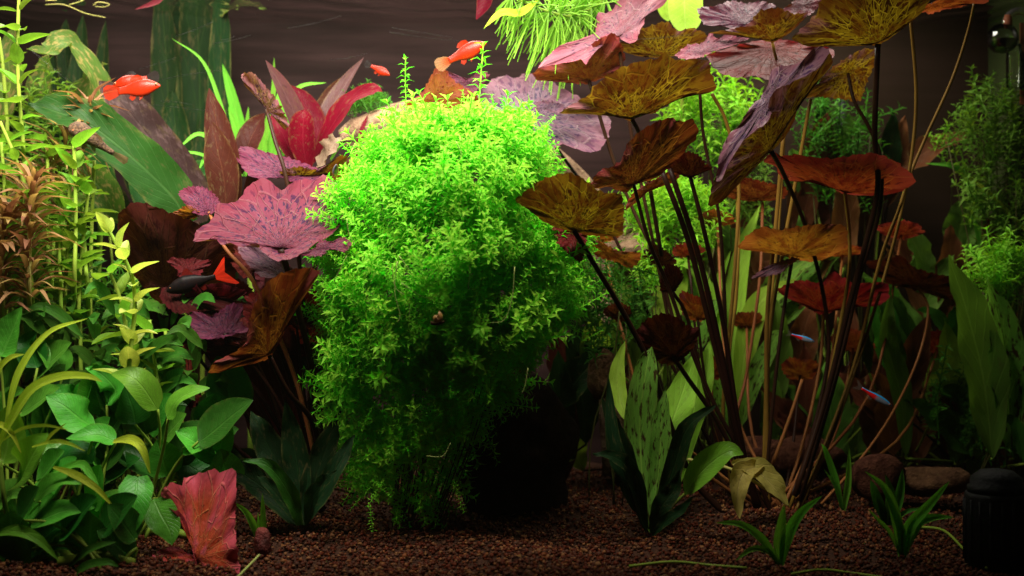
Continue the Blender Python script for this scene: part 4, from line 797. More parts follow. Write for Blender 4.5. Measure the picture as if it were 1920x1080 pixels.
# lanceolate pale leaf at the top behind the lily
p = plant('sword_plant', 'pale yellow green broad leaf hanging at the surface behind the lilies', 1270, 880)
rleaf(p, [(1282, -30, .36), (1284, 10, .35), (1285, 40, .345), (1287, 66, .34)], 66, 'crypt_lime', 'strap'); rleaf(p, [(1245, -30, .37), (1250, 10, .365), (1252, 40, .36)], 40, 'crypt_lime', 'strap')
stalk(p, [(1282, -20, .36), (1276, 400, .40), (1270, 880, gy(880))], 6, 9, 'stem_green')
# ---- heart leaved plants in front
PET = 'stem_green'
def anubias(label, base, leaves, y0):
    p = plant('heart_leaf_plant', label, *base)
    b = wloc(p)
    for pts, w, mt, y, prof in leaves:
        q = [(a[0], a[1], y + (a[2] if len(a) > 2 else 0)) for a in pts]
        rleaf(p, q, w, mt, prof, hint=(random.uniform(-.25, .25), -.62, .78), cup=random.uniform(.06, .2), wave=random.uniform(.005, .02), freq=1.4, n=16, m=8)
        s = P(*q[0]); e = b + Vector((random.uniform(-.02, .02), random.uniform(-.012, .012), -.002)); mid = (s * .6 + e * .4) + Vector((random.uniform(-.006, .006), .006, .01))
        V, F = tube([s, mid, e], .0011, .0017, 7, 10); put('petiole', V, F, M[PET], p)
    V, F = tube([b + Vector((-.03, 0, .002)), b + Vector((0, .004, .006)), b + Vector((.03, 0, .002))], .005, .004, 7); put('rhizome', V, F, M['stem_green'], p)
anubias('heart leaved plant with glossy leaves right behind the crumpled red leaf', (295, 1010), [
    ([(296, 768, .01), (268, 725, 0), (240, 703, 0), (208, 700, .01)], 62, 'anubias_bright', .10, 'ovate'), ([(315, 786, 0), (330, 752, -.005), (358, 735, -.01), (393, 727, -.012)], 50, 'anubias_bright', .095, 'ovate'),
    ([(254, 796), (248, 762), (234, 724)], 66, 'anubias_shaded', .115, 'ovate'), ([(258, 892, .01), (254, 930, -.005), (250, 965, -.01), (247, 1002, -.01)], 66, 'anubias', .055, 'heart'),
    ([(288, 935, .01), (302, 965, 0), (318, 995, -.005), (322, 1022, -.008)], 62, 'anubias', .065, 'ovate'), ([(372, 828), (405, 800, -.005), (440, 772, -.008), (474, 750, -.01)], 88, 'anubias_shaded', .12, 'ovate'),
    ([(330, 872), (342, 838), (360, 808), (380, 790)], 68, 'anubias_shaded', .14, 'ovate'), ([(340, 860), (370, 880), (402, 880), (430, 850)], 80, 'anubias_shaded', .15, 'ovate'), ([(340, 770), (318, 735), (286, 705), (250, 690)], 92, 'anubias_shaded', .17, 'ovate'), ([(440, 780), (430, 740), (425, 690), (430, 650)], 88, 'anubias_shaded', .19, 'ovate')], .09)
anubias('heart leaved plant filling the near corner with overlapping green leaves', (150, 1030), [
    ([(182, 802, .01), (152, 785, 0), (120, 760, -.005), (86, 742, -.006)], 84, 'anubias', .10, 'ovate'), ([(218, 828, .005), (190, 815, 0), (160, 816, -.005), (124, 822, -.005)], 50, 'anubias', .085, 'ovate'),
    ([(30, 908, .01), (42, 880, 0), (66, 840, -.004), (90, 812, 0)], 84, 'anubias_bright', .06, 'ovate'), ([(4, 870), (12, 830), (18, 790), (22, 756)], 84, 'anubias_bright', .085, 'ovate'),
    ([(64, 938, .006), (90, 912, 0), (120, 900, 0), (152, 908, -.004)], 50, 'anubias', .06, 'ovate'), ([(60, 982, .006), (95, 965, -.004), (130, 955, -.006), (178, 952, -.006)], 60, 'anubias', .05, 'ovate'),
    ([(162, 1015), (190, 990), (212, 955), (226, 925)], 88, 'anubias', .07, 'ovate'), ([(150, 870, .01), (120, 858), (90, 850), (60, 830)], 70, 'anubias', .12, 'ovate'), ([(100, 870), (130, 850), (160, 850), (172, 870)], 60, 'anubias_shaded', .11, 'ovate'),
    ([(50, 1040), (80, 1005), (110, 985), (150, 985)], 80, 'anubias_shaded', .055, 'ovate'), ([(190, 880), (210, 850), (205, 820), (190, 800)], 60, 'anubias_shaded', .13, 'ovate'), ([(200, 760), (215, 730), (190, 700), (160, 690)], 55, 'anubias', .14, 'ovate')], .08)
anubias('heart leaved plant with one large round leaf at the edge of the glass', (10, 1010), [
    ([(0, 668), (10, 640), (24, 610), (40, 576)], 84, 'anubias', .13, 'ovate'), ([(70, 690), (60, 660), (55, 640), (70, 620)], 60, 'anubias_shaded', .15, 'ovate'), ([(-20, 960), (10, 930), (30, 920), (60, 930)], 70, 'anubias', .09, 'ovate'), ([(-20, 800), (0, 780), (20, 740), (50, 735)], 60, 'anubias', .14, 'ovate'), ([(120, 700), (105, 670), (80, 650), (60, 650)], 55, 'anubias', .16, 'ovate'), ([(10, 1040), (0, 1010), (-10, 980), (-20, 940)], 80, 'anubias_shaded', .06, 'ovate')], .08)
for lab, base, x0, x1, y0, y1, ya, yb, cnt, mt in (('heart leaved plant low in the shade at the very front', (180, 1062), 20, 300, 960, 1075, .035, .06, 9, 'anubias_shaded'), ('heart leaved plant in deep shade behind the front ones', (260, 985), 20, 460, 760, 960, .13, .19, 26, 'anubias_shaded'), ('heart leaved plant with medium leaves under the arching straps', (70, 1000), -10, 220, 700, 960, .12, .17, 12, 'anubias'), ('heart leaved plant spreading its rounded leaves towards the dark rosette', (380, 985), 270, 470, 790, 960, .12, .16, 10, 'anubias'), ('heart leaved plant with rounded glossy leaves low in the near corner', (90, 1050), 0, 290, 900, 1060, .07, .11, 10, 'anubias')):
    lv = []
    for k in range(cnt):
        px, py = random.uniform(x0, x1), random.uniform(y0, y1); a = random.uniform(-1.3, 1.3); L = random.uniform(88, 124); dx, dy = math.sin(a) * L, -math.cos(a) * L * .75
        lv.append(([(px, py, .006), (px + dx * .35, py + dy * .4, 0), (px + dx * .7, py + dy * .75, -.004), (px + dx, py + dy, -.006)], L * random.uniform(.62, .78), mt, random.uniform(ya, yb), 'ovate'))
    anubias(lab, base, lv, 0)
# strap leaves over them
p = plant('strap_leaf_plant', 'yellow green arching straps bending over the heart shaped leaves', 30, 1030)
for pts, w, mt in (([(-10, 850, .05), (20, 790, .045), (60, 730, .04), (115, 706, .035), (165, 706, .03), (192, 716, .03)], 24, 'strap'), ([(-20, 760, .06), (-5, 700, .055), (18, 672, .05), (46, 664, .05)], 18, 'strap'), ([(100, 876, .05), (140, 890, .045), (180, 915, .04), (214, 952, .04)], 17, 'strap'), ([(212, 828, .08), (242, 824, .07), (266, 840, .06), (282, 888, .06)], 22, 'strap'),
                   ([(10, 800, .08), (35, 700, .08), (90, 625, .08), (164, 597, .08)], 17, 'strap'), ([(0, 830, .05), (40, 805, .045), (85, 798, .04), (128, 806, .04)], 9, 'strap'), ([(85, 830, .05), (100, 812, .045), (124, 794, .04)], 10, 'strap'), ([(60, 838, .05), (100, 828, .045), (130, 832, .04), (160, 846, .04)], 10, 'strap'),
                   ([(-10, 1002, .03), (30, 995, .025), (70, 1010, .02), (110, 1050, .02)], 26, 'strap_green'), ([(130, 1062, .03), (160, 1035, .025), (190, 1022, .02), (218, 1016, .02)], 18, 'hygro'), ([(120, 1095, .02), (160, 1062, .015), (200, 1054, .01), (222, 1062, .01)], 20, 'hygro'), ([(0, 870, .05), (-5, 800, .05), (20, 810, .045), (40, 850, .04)], 14, 'strap'), ([(100, 885, .06), (150, 870, .06), (170, 890, .055), (185, 910, .05)], 18, 'strap_green')):
    rleaf(p, pts, w, mt, 'blade', name='blade', m=4, n=22)
stalk(p, [(0, 860, .05), (10, 950, .05), (30, 1030, gy(1030))], 8, 12, 'stem_green', name='stem')
# ---- middle green plants (narrow leaves)
p = plant('narrow_leaf_plant', 'mid green plant with long soft leaves under the pale crown', 230, 930)
for k in range(80):
    bx, by = random.uniform(20, 390), random.uniform(590, 790); a = random.uniform(-1.1, 1.1); L = random.uniform(60, 120); y = random.uniform(.15, .25)
    rleaf(p, [(bx, by, y), (bx + math.sin(a) * L * .4, by - L * .35, y - .005), (bx + math.sin(a) * L * .8, by - L * .5, y - .012), (bx + math.sin(a) * L * 1.2, by - L * .35, y - .02)], random.uniform(20, 34), 'hygro', 'lance', n=12, m=4)
for a, b in ((150, 600), (235, 600), (310, 620), (90, 620)):
    stalk(p, [(a, b, .2), (a + 10, 750, .2), (230, 930, gy(930))], 7, 9, 'stem_green', name='stem')
# ---- stem plants at the far end, every leaf its own
def unit_leaves(mat, prof, wr, n=4, curve=.2, name='leaf'):
    out = []
    for k in range(n):
        c = curve * random.uniform(.4, 1.5)
        V, F, UV = ribbon([Vector((0, 0, 0)), Vector((.5, 0, c * .35)), Vector((1, 0, -c * .3))], wr * random.uniform(.9, 1.1), prof, hint=(0, 0, 1), n=9, m=4, cup=.25, seed=k)
        me = mesh(name, V, F, UV); me.materials.append(M[mat]); out.append(me)
    return out
UL = {k: unit_leaves(*a) for k, a in {'round': ('stem_leaf', 'ovate', .50), 'lime': ('stem_leaf_lime', 'ovate', .50), 'orange': ('orange', 'lance', .13, 5, .35)}.items()}
def aim(d, up): # x axis along d, z near up
    x = Vector(d).normalized(); u = Vector(up); z = u - x * u.dot(x)
    if z.length < .1: z = x.orthogonal()
    z.normalize(); return Matrix((x, z.cross(x), z)).transposed()
def stem_plant(label, path, y, kind, leaf, gap, per=2, elev=.35, stem='stem_green', base=None, sw=8, crown=0, shrink=.0, name='stem_plant', group=None, whorl_lean=0):
    wp = w3(path, y); n = 60; C = catmull(wp, n); L = [0]
    for i in range(1, n): L.append(L[-1] + (C[i] - C[i - 1]).length)
    b = base or ground(path[0][0] + random.uniform(-15, 15), 900); p = thing(name, label, 'water plant', b, group)
    V, F = tube([b + Vector((0, 0, -.002)), b.lerp(wp[0], .5) + Vector((.004, 0, 0))] + wp, sw * .6 * K * (1 + wp[0].y), sw * .4 * K * (1 + wp[-1].y), 7, 40); put('stem', V, F, M[stem], p)
    s = 0; a0 = random.random() * 3; ppm = K * (1 + wp[0].y); k = 0; g = gap * ppm
    while s <= L[-1] + 1e-6:
        i = max(j for j in range(n) if L[j] <= s + 1e-9); T = (C[min(i + 1, n - 1)] - C[max(i - 1, 0)]).normalized(); A = T.orthogonal().normalized(); B = T.cross(A); t = s / L[-1]
        for q in range(per):
            an = a0 + q * 6.2832 / per + random.uniform(-.3, .3); e = elev + random.uniform(-.45, .4) + crown * max(0, t - .6)
            d = (A * math.cos(an) + B * math.sin(an)) * math.cos(e) + T * math.sin(e)
            place('leaf', random.choice(UL[kind]), p, C[i] + d * .0008, aim(d, T + Vector((0, 0, .3))), leaf * ppm * random.uniform(.6, 1.25) * (1 - shrink * t))
        a0 += 1.57 if per == 2 else .5; s += g * random.uniform(.85, 1.15) * (1 - .55 * t * (per > 4)); k += 1
    return p
G = 'green stems with paired leaves at the far end'
stem_plant('upright green stem with paired oval leaves nearest the glass edge', [(48, 560), (45, 400), (44, 280), (36, 180), (33, 90), (36, -15)], .20, 'round', 59, 34, group=G)
stem_plant('leaning green stem with drooping oval leaves below the orange tuft', [(60, 560), (50, 380), (30, 300), (0, 228)], .17, 'round', 61, 34, group=G)
stem_plant('straight green stem with cupped leaves under the brown fish', [(140, 540), (142, 430), (141, 330), (138, 262)], .19, 'round', 59, 36, elev=.5, group=G)
stem_plant('short green stem rising beside the cupped leaf stem', [(165, 560), (158, 450), (152, 370)], .21, 'round', 51, 34, group=G)
stem_plant('green stem half hidden behind the leaning stem', [(95, 560), (88, 420), (90, 330), (85, 240)], .24, 'round', 54, 36, group=G)
stem_plant('green stem cut off by the picture edge with broad leaves', [(10, 600), (5, 450), (8, 350), (2, 260)], .19, 'round', 61, 36, group=G)
stem_plant('slender green stem below the leaning orange stem', [(115, 600), (112, 500), (108, 420)], .19, 'round', 51, 34, group=G)
stem_plant('thin bright stem grazing the picture edge near the surface', [(20, 420), (14, 250), (6, 130), (-2, 70)], .26, 'round', 40, 50, group=G)
p = stem_plant('pale lime stem crowned with pink tinged leaves beside the maroon lily', [(240, 720), (252, 590), (250, 530), (236, 490), (214, 450), (196, 418)], .12, 'lime', 62, 27, per=2, elev=.45, crown=1.2, shrink=.25)
stem_plant('dull green stem behind the pale lime crown', [(255, 740), (240, 640), (225, 560), (205, 510)], .16, 'round', 70, 40)
stem_plant('green leafy stem next to the round maroon lily leaf', [(300, 760), (290, 680), (280, 600)], .16, 'round', 66, 36)
X = 'crowded green stems behind the front row at the far end'
rx_ = random.Random(12)
ORD = 'first second third fourth fifth sixth seventh eighth ninth tenth eleventh twelfth thirteenth fourteenth fifteenth sixteenth'.split()
XS = sorted(rx_.uniform(-15, 190) for _ in range(16))
for k in range(16):
    px = XS[k]; tp_ = rx_.uniform(250, 470); yy = rx_.uniform(.20, .33)
    stem_plant('crowded green stem with oval leaves behind the front row, %s from the picture edge' % ORD[k], [(px + rx_.uniform(-10, 10), 640), (px, (640 + tp_) / 2), (px + rx_.uniform(-25, 25), tp_)], yy, 'round', rx_.uniform(44, 58), rx_.uniform(34, 42), group=X)
O = 'orange needle leaved stems'
stem_plant('orange tufted stem poking up behind the big diagonal leaf', [(40, 380), (90, 320), (140, 262), (162, 226), (167, 208)], .25, 'orange', 78, 26, per=10, elev=.2, crown=1.4, stem='stem_tan', sw=11, group=O)
stem_plant('coppery tufted stem below the leaning green stem', [(55, 560), (55, 470), (54, 400), (62, 345)], .15, 'orange', 86, 26, per=9, elev=.3, crown=1.1, stem='stem_tan', sw=9, group=O)
stem_plant('rusty tufted stem at the picture edge', [(5, 580), (2, 500), (4, 440), (14, 410)], .15, 'orange', 92, 26, per=9, elev=.3, crown=1.1, stem='stem_tan', sw=9, group=O)
# ---- small crypts and swords on the gravel
p = plant('dark_crypt', 'dark patterned rosette on the gravel below the pearlweed bush', 567, 990)
for pts, w, mt, pr in (([(562, 985, .1), (545, 930, .095), (505, 875, .085), (452, 862, .08)], 34, 'anubias_shaded', 'blade'), ([(575, 985, .1), (585, 935, .09), (605, 905, .08), (632, 882, .075)], 32, 'crypt_dark', 'lance'), ([(560, 985, .11), (530, 940, .11), (500, 905, .11), (480, 890, .11)], 22, 'crypt_dark', 'lance'),
                       ([(565, 985, .12), (560, 900, .13), (548, 820, .14), (535, 750, .14)], 51, 'crypt_dark', 'lance'), ([(570, 985, .12), (590, 900, .13), (615, 830, .14), (640, 770, .14)], 51, 'crypt_dark', 'lance'), ([(560, 985, .13), (530, 890, .14), (495, 820, .15), (470, 770, .16)], 59, 'crypt_dark', 'lance'), ([(570, 985, .1), (600, 930, .1), (640, 860, .11), (665, 815, .12)], 37, 'crypt_dark', 'lance'), ([(555, 985, .12), (500, 920, .13), (450, 880, .13), (425, 830, .13)], 51, 'crypt_dark', 'lance')):
    rleaf(p, pts, w, mt, pr, wave=.10, freq=3)
p = plant('spotted_crypt', 'broad spotted green rosette in front of the lily stalks', 1215, 1000)
for pts, w, mt, kw in (([(1218, 1000, .12), (1205, 900, .14), (1200, 790, .16), (1212, 690, .17), (1222, 650, .175)], 62, 'crypt', {}), ([(1240, 960, .15), (1250, 830, .21), (1278, 740, .23), (1308, 655, .24)], 68, 'crypt_lime', {}), ([(1250, 960, .17), (1290, 800, .25), (1318, 710, .26), (1330, 640, .27)], 51, 'crypt_lime', {}),
                       ([(1212, 1000, .12), (1180, 880, .12), (1150, 800, .12), (1128, 745, .125)], 37, 'crypt_dark', {}), ([(1222, 1000, .12), (1262, 880, .12), (1290, 800, .115), (1345, 758, .11)], 37, 'crypt_dark', {}), ([(1215, 1000, .12), (1190, 900, .11), (1160, 860, .1), (1110, 850, .1)], 34, 'crypt_dark', {}),
                       ([(1220, 1000, .11), (1240, 950, .1), (1262, 920, .1), (1275, 880, .1)], 37, 'crypt_dark', {}), ([(1218, 1000, .13), (1235, 880, .14), (1240, 790, .15), (1248, 730, .16)], 41, 'crypt', {}), ([(1180, 800, .2), (1160, 740, .22), (1158, 690, .23), (1172, 640, .24)], 32, 'crypt_lime', {}), ([(1190, 960, .12), (1175, 900, .11), (1150, 830, .11), (1140, 700, .13)], 37, 'crypt_dark', {}),
                       ([(1222, 1005, .1), (1250, 975, .09), (1278, 955, .085), (1300, 930, .08)], 22, 'crypt_dark', {})):
    rleaf(p, pts, w, mt, 'lance', wave=.09, freq=3.5, **kw)
rleaf(p, [(1284, 928, .13), (1305, 895, .12), (1335, 865, .115), (1368, 845, .11), (1394, 852, .11)], 54, 'anubias_bright', 'lance')
stalk(p, [(1284, 926, .13), (1250, 960, .13), (1220, 1000, gy(1000))], 6, 9, 'stem_green')
p = plant('wilted_leaf', 'yellowing crumpled leaf drooping among the lily stalks', 1470, 950)
p['category'] = 'leaf'
rleaf(p, [(1425, 872, .165), (1395, 885, .155), (1384, 920, .15), (1386, 972, .15)], 44, 'wilt', 'blade', wave=.09, cup=.35)
rleaf(p, [(1372, 868, .17), (1418, 880, .16), (1452, 912, .155), (1477, 948, .155)], 46, 'wilt', 'lance', wave=.08, cup=.3)
stalk(p, [(1290, 862, .18), (1330, 868, .17), (1370, 880, .16), (1410, 900, .16), (1476, 946, .18)], 7, 6, 'stem_tan')
for nm, lab, base, lv in (
    ('small_sword', 'little green sword with four blades alone on the gravel below the wilted leaf', (1462, 1062), (([(1462, 1060), (1430, 1015), (1390, 985), (1342, 980)], 20), ([(1460, 1060), (1440, 1035), (1410, 1030), (1378, 1052)], 15), ([(1463, 1060), (1460, 1020), (1465, 980), (1470, 945)], 24), ([(1465, 1060), (1475, 1010), (1500, 965), (1541, 930)], 24))),
    ('small_sword', 'green sword seedling next to the black canister', (1692, 1045), (([(1688, 1045), (1680, 980), (1660, 920), (1622, 884)], 24), ([(1692, 1045), (1705, 990), (1740, 950), (1780, 903)], 24), ([(1694, 1045), (1715, 990), (1745, 972), (1788, 970)], 22), ([(1690, 1045), (1688, 1000), (1675, 960), (1650, 900)], 20), ([(1690, 1045), (1668, 1000), (1645, 975), (1628, 955)], 12))),
    ('small_sword', 'darker sword seedling hidden behind the canister neighbour', (1665, 985), (([(1660, 985), (1640, 930), (1632, 900)], 24), ([(1665, 985), (1668, 930), (1660, 890)], 22), ([(1668, 985), (1685, 930), (1692, 880)], 22), ([(1660, 985), (1650, 950), (1640, 920)], 20), ([(1668, 985), (1700, 960), (1740, 952)], 10))),
    ('small_sword', 'tiny seedling with two blades beside the crumpled red leaf', (490, 1022), (([(488, 1022), (475, 985), (460, 960), (438, 942)], 15), ([(491, 1022), (494, 985), (492, 925)], 15), ([(489, 1022), (486, 990), (484, 960)], 8))),
    ('small_sword', 'thin green blades among the rocks behind the lily stalks', (1580, 960), (([(1580, 960), (1565, 900), (1548, 850), (1540, 832)], 16), ([(1582, 960), (1590, 900), (1592, 840)], 14), ([(1580, 960), (1570, 920), (1545, 880)], 10))),
):
    p = plant(nm, lab, *base); yb = gy(base[1])
    for pts, w in lv:
        q = [(a, b, yb - .006 * i) for i, (a, b) in enumerate(pts)]; rleaf(p, q, w, 'strap_green' if base[0] != 1665 else 'hygro', 'blade', name='blade', m=4, cup=.35)
# red bulb and straw in front
rp = ground(492, 1036)
rock('lily_bulb', 'small dark red bulb lying on the gravel by the tiny seedling', rp + Vector((0, 0, .009)), (.0075, .007, .012), 'bulb', 3, cat='bulb') if 'bulb' in M else None
V, F = tube([ground(443, 1076) + Vector((0, 0, .002)), ground(486, 1044) + Vector((0, 0, .005))], .0012, .0011, 6); tag(put('straw', V, F, M['root']), 'pale straw lying on the gravel in front of the red bulb', 'twig')
for lab, pts in (('thin green runner creeping along the front gravel under the little sword', [(1180, 1070), (1260, 1066), (1330, 1068), (1400, 1078)]), ('thin green runner by the seedling at the black canister', [(1485, 1079), (1540, 1066), (1600, 1066), (1655, 1080)]), ('curved green runner arching towards the black canister', [(1725, 995), (1770, 1005), (1810, 1030), (1850, 1075)])):
    wp = [ground(a, b) + Vector((0, 0, .0035 + .002 * math.sin(i * 2.2))) for i, (a, b) in enumerate(pts)]; V, F = tube(wp, .0014, .0011, 6); tag(put('runner', V, F, M['stem_green']), lab, 'runner')
# ---- dim plants at the far right
for lab, base, lv in (
    ('ragged lime leaves lit behind the tall lily stalks', (1370, 880), (([(1370, 800, .38), (1375, 600, .38), (1390, 480, .375), (1425, 385, .37)], 40, 'crypt_lime'), ([(1380, 800, .37), (1400, 640, .36), (1430, 560, .355), (1490, 525, .35)], 46, 'crypt_lime'), ([(1360, 800, .37), (1345, 640, .37), (1320, 540, .36), (1290, 498, .35), (1240, 495, .345)], 36, 'crypt_lime'), ([(1365, 800, .38), (1350, 680, .38), (1340, 560, .375), (1370, 470, .37)], 30, 'crypt_lime'), ([(1390, 800, .36), (1410, 720, .35), (1450, 640, .345), (1470, 620, .34)], 36, 'crypt'), ([(1370, 850, .35), (1350, 760, .34), (1345, 690, .33)], 50, 'crypt'), ([(1160, 700, .33), (1180, 600, .33), (1170, 560, .325), (1130, 520, .32)], 70, 'crypt'))),
    ('soft green leaves leaning beside the thin orange stalk', (1690, 880), (([(1740, 700, .38), (1715, 640, .37), (1690, 590, .365), (1660, 540, .36)], 30, 'hygro'), ([(1690, 720, .36), (1680, 660, .35), (1668, 590, .345)], 34, 'hygro'), ([(1630, 700, .35), (1625, 640, .345), (1632, 600, .34)], 24, 'hygro'), ([(1830, 700, .4), (1790, 640, .39), (1750, 590, .385), (1720, 580, .38)], 34, 'hygro'), ([(1740, 800, .35), (1755, 770, .345), (1778, 765, .34)], 14, 'strap_green'), ([(1800, 800, .37), (1790, 740, .365), (1760, 740, .36)], 40, 'hygro'))),
    ('huge folded olive leaf leaning in the far corner', (1850, 875), (([(1860, 860, .33), (1848, 720, .32), (1818, 590, .31), (1778, 478, .30)], 92, 'bg_green'), ([(1900, 860, .34), (1890, 720, .33), (1880, 620, .325), (1850, 520, .32)], 80, 'crypt'), ([(1700, 860, .35), (1690, 740, .34), (1665, 640, .335), (1670, 540, .33)], 44, 'bg_green'), ([(1870, 860, .41), (1890, 700, .41), (1900, 600, .41), (1880, 540, .41)], 100, 'bg_green'), ([(1790, 870, .36), (1800, 760, .37), (1830, 700, .37)], 60, 'bg_green'), ([(1720, 870, .40), (1725, 720, .41), (1735, 620, .42)], 90, 'bg_rust'), ([(1770, 870, .42), (1790, 700, .43), (1800, 620, .43)], 80, 'bg_rust'))),
    ('broad pale leaf arching in the far corner below the bubble', (1780, 885), (([(1850, 560, .43), (1830, 400, .43), (1800, 320, .425), (1735, 306, .42)], 22, 'strap_green'), ([(1940, 450, .38), (1880, 390, .39), (1840, 350, .40), (1810, 332, .41)], 12, 'strap'), ([(1920, 870, .33), (1905, 800, .33), (1870, 780, .33)], 30, 'hygro'))),
):
    p = plant('dim_leaf_plant', lab, *base); b = wloc(p)
    for pts, w, mt in lv:
        rleaf(p, pts, w, mt, 'lance', wave=.06); s = P(*pts[0]); V, F = tube([s, (s + b) / 2 + Vector((.004, 0, 0)), b - Vector((0, 0, .002))], .0013, .0016, 6, 8); put('petiole', V, F, M['stem_green'], p)
# dim thickets close to the back wall
tr_ = random.Random(77)
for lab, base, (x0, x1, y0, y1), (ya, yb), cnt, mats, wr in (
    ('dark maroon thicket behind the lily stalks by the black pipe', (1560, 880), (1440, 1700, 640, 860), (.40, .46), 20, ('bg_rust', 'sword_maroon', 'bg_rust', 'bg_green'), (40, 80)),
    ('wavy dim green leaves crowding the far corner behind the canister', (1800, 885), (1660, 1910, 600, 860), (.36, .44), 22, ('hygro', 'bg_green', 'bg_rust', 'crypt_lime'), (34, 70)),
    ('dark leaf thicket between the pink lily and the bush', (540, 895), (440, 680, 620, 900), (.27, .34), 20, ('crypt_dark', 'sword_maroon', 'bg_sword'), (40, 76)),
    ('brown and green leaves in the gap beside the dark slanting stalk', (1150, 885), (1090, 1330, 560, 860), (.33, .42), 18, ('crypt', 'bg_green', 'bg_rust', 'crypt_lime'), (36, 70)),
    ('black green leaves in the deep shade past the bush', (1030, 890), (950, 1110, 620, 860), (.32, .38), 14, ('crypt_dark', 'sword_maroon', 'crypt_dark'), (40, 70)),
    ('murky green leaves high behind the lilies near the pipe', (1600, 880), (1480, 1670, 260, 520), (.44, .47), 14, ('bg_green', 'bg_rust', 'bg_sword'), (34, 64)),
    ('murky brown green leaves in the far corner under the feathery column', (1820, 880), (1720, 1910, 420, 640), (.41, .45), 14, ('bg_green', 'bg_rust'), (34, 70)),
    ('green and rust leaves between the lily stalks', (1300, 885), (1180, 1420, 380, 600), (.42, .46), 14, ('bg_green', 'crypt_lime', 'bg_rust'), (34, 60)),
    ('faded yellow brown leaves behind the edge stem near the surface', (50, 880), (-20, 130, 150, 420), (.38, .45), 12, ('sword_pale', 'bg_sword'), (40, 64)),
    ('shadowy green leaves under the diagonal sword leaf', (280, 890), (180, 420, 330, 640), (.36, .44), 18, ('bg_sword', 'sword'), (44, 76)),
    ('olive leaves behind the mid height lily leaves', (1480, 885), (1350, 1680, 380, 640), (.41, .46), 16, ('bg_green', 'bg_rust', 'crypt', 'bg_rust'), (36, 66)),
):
    p = plant('thicket_plant', lab, *base); b = wloc(p)
    for k in range(cnt):
        px, py, y = tr_.uniform(x0, x1), tr_.uniform(y0, y1), tr_.uniform(ya, yb); a = tr_.gauss(0, .45); L = tr_.uniform(110, 200)
        dx, dy = math.sin(a) * L, -math.cos(a) * L
        rleaf(p, [(px, py + L * .4, y), (px + dx * .3, py + L * .4 + dy * .35, y - .005), (px + dx * .65, py + L * .4 + dy * .7, y - .012), (px + dx * 1.1, py + L * .4 + dy, y - .02)], tr_.uniform(*wr), tr_.choice(mats), 'lance', wave=.10, freq=2.6)
        s = P(px, py + L * .4, y); V, F = tube([s, (s + b) / 2 + Vector((tr_.uniform(-.01, .01), 0, 0)), b - Vector((0, 0, .002))], .0012, .0016, 5, 7); put('petiole', V, F, M['petiole_dark' if k % 2 else 'stem_green'], p)
# ---- the needle leaved plant floating at the top
p = thing('hornwort', 'lime green feathery plant floating at the surface above the pink lily leaf', 'water plant', P(1070, 20, .30))
def whorl(c, axis, n, L, lift, droop, seed):
    r = random.Random(seed); A = axis.orthogonal().normalized(); B = axis.cross(A); parts = []
    for k in range(n):
        an = 6.2832 * k / n + r.uniform(-.12, .12); e = lift + r.uniform(-.25, .25); l = L * r.uniform(.7, 1.1)
        d = (A * math.cos(an) + B * math.sin(an)) * math.cos(e) + axis * math.sin(e)
        m1 = c + d * l * .5 + Vector((0, 0, -droop * l * .18)); tip = c + d * l + Vector((0, 0, -droop * l * .6))
        if tip.z > ZW - .004: tip.z = ZW - .004
        if m1.z > ZW - .003: m1.z = ZW - .003
        V, F = tube([c, m1, tip], .0009, .0005, 3, 6, False)
        parts.append((np.array([tuple(v) for v in V]), np.array([t for q in F for t in ((q[0], q[1], q[2]), (q[0], q[2], q[3]))])))
    return parts
stalk(p, [(1145, -10, .31), (1110, 15, .305), (1070, 30, .30), (1030, 22, .295), (985, 5, .29), (950, -12, .285)], 6, 4, 'stem_green', name='stem')
for i, (px, py, n, L, lift, dr, y) in enumerate(((1072, 30, 34, 140, .0, .28, .30), (1088, 22, 30, 123, .1, .22, .302), (1050, 26, 30, 132, .0, .22, .298), (1030, 22, 26, 114, .1, .22, .295), (1005, 12, 24, 105, .1, .22, .292), (1110, 14, 26, 96, .1, .22, .305), (980, 4, 22, 88, .1, .22, .29), (960, -8, 20, 79, .1, .22, .287), (1135, -4, 22, 88, .1, .22, .31))):
    joined('whorl', whorl(P(px, py, y), Vector((-.8, -.25, .25)).normalized(), int(n * 1.7), L * K * 1.3, lift, dr, 70 + i), 'needle', p)
rleaf(p, [(1010, 0, .27), (975, 25, .265), (940, 25, .26), (908, 52, .26)], 22, 'strap', 'lance')
# floating bits at the surface
p = thing('floating_strand', 'thin floating strand with small leaves at the surface above the curled leaf', 'strand', P(120, 8, .38))
for pts in ([(85, 9), (120, 9), (160, 25), (198, 33)], [(130, 9), (150, 3), (170, -5)], [(175, 10), (185, 4), (205, 8), (195, 13), (178, 12)]): stalk(p, [(a, b, .38) for a, b in pts], 2, 1.2, 'stem_tan', name='strand')
lq = thing('pink_leaf', 'magenta leaf tip hanging from the surface beside the feathery plant', 'leaf', P(905, -20, .27)); rleaf(lq, [(925, -30, .27), (912, -5, .268), (905, 15, .267), (893, 37, .266)], 30, 'sword_red', 'lance')
lq = thing('pink_leaf', 'magenta leaf tip at the surface above the tall dark green leaves', 'leaf', P(300, -20, .36)); rleaf(lq, [(312, -25, .36), (300, -2, .358), (285, 8, .356), (252, 18, .355)], 18, 'sword_red', 'lance')
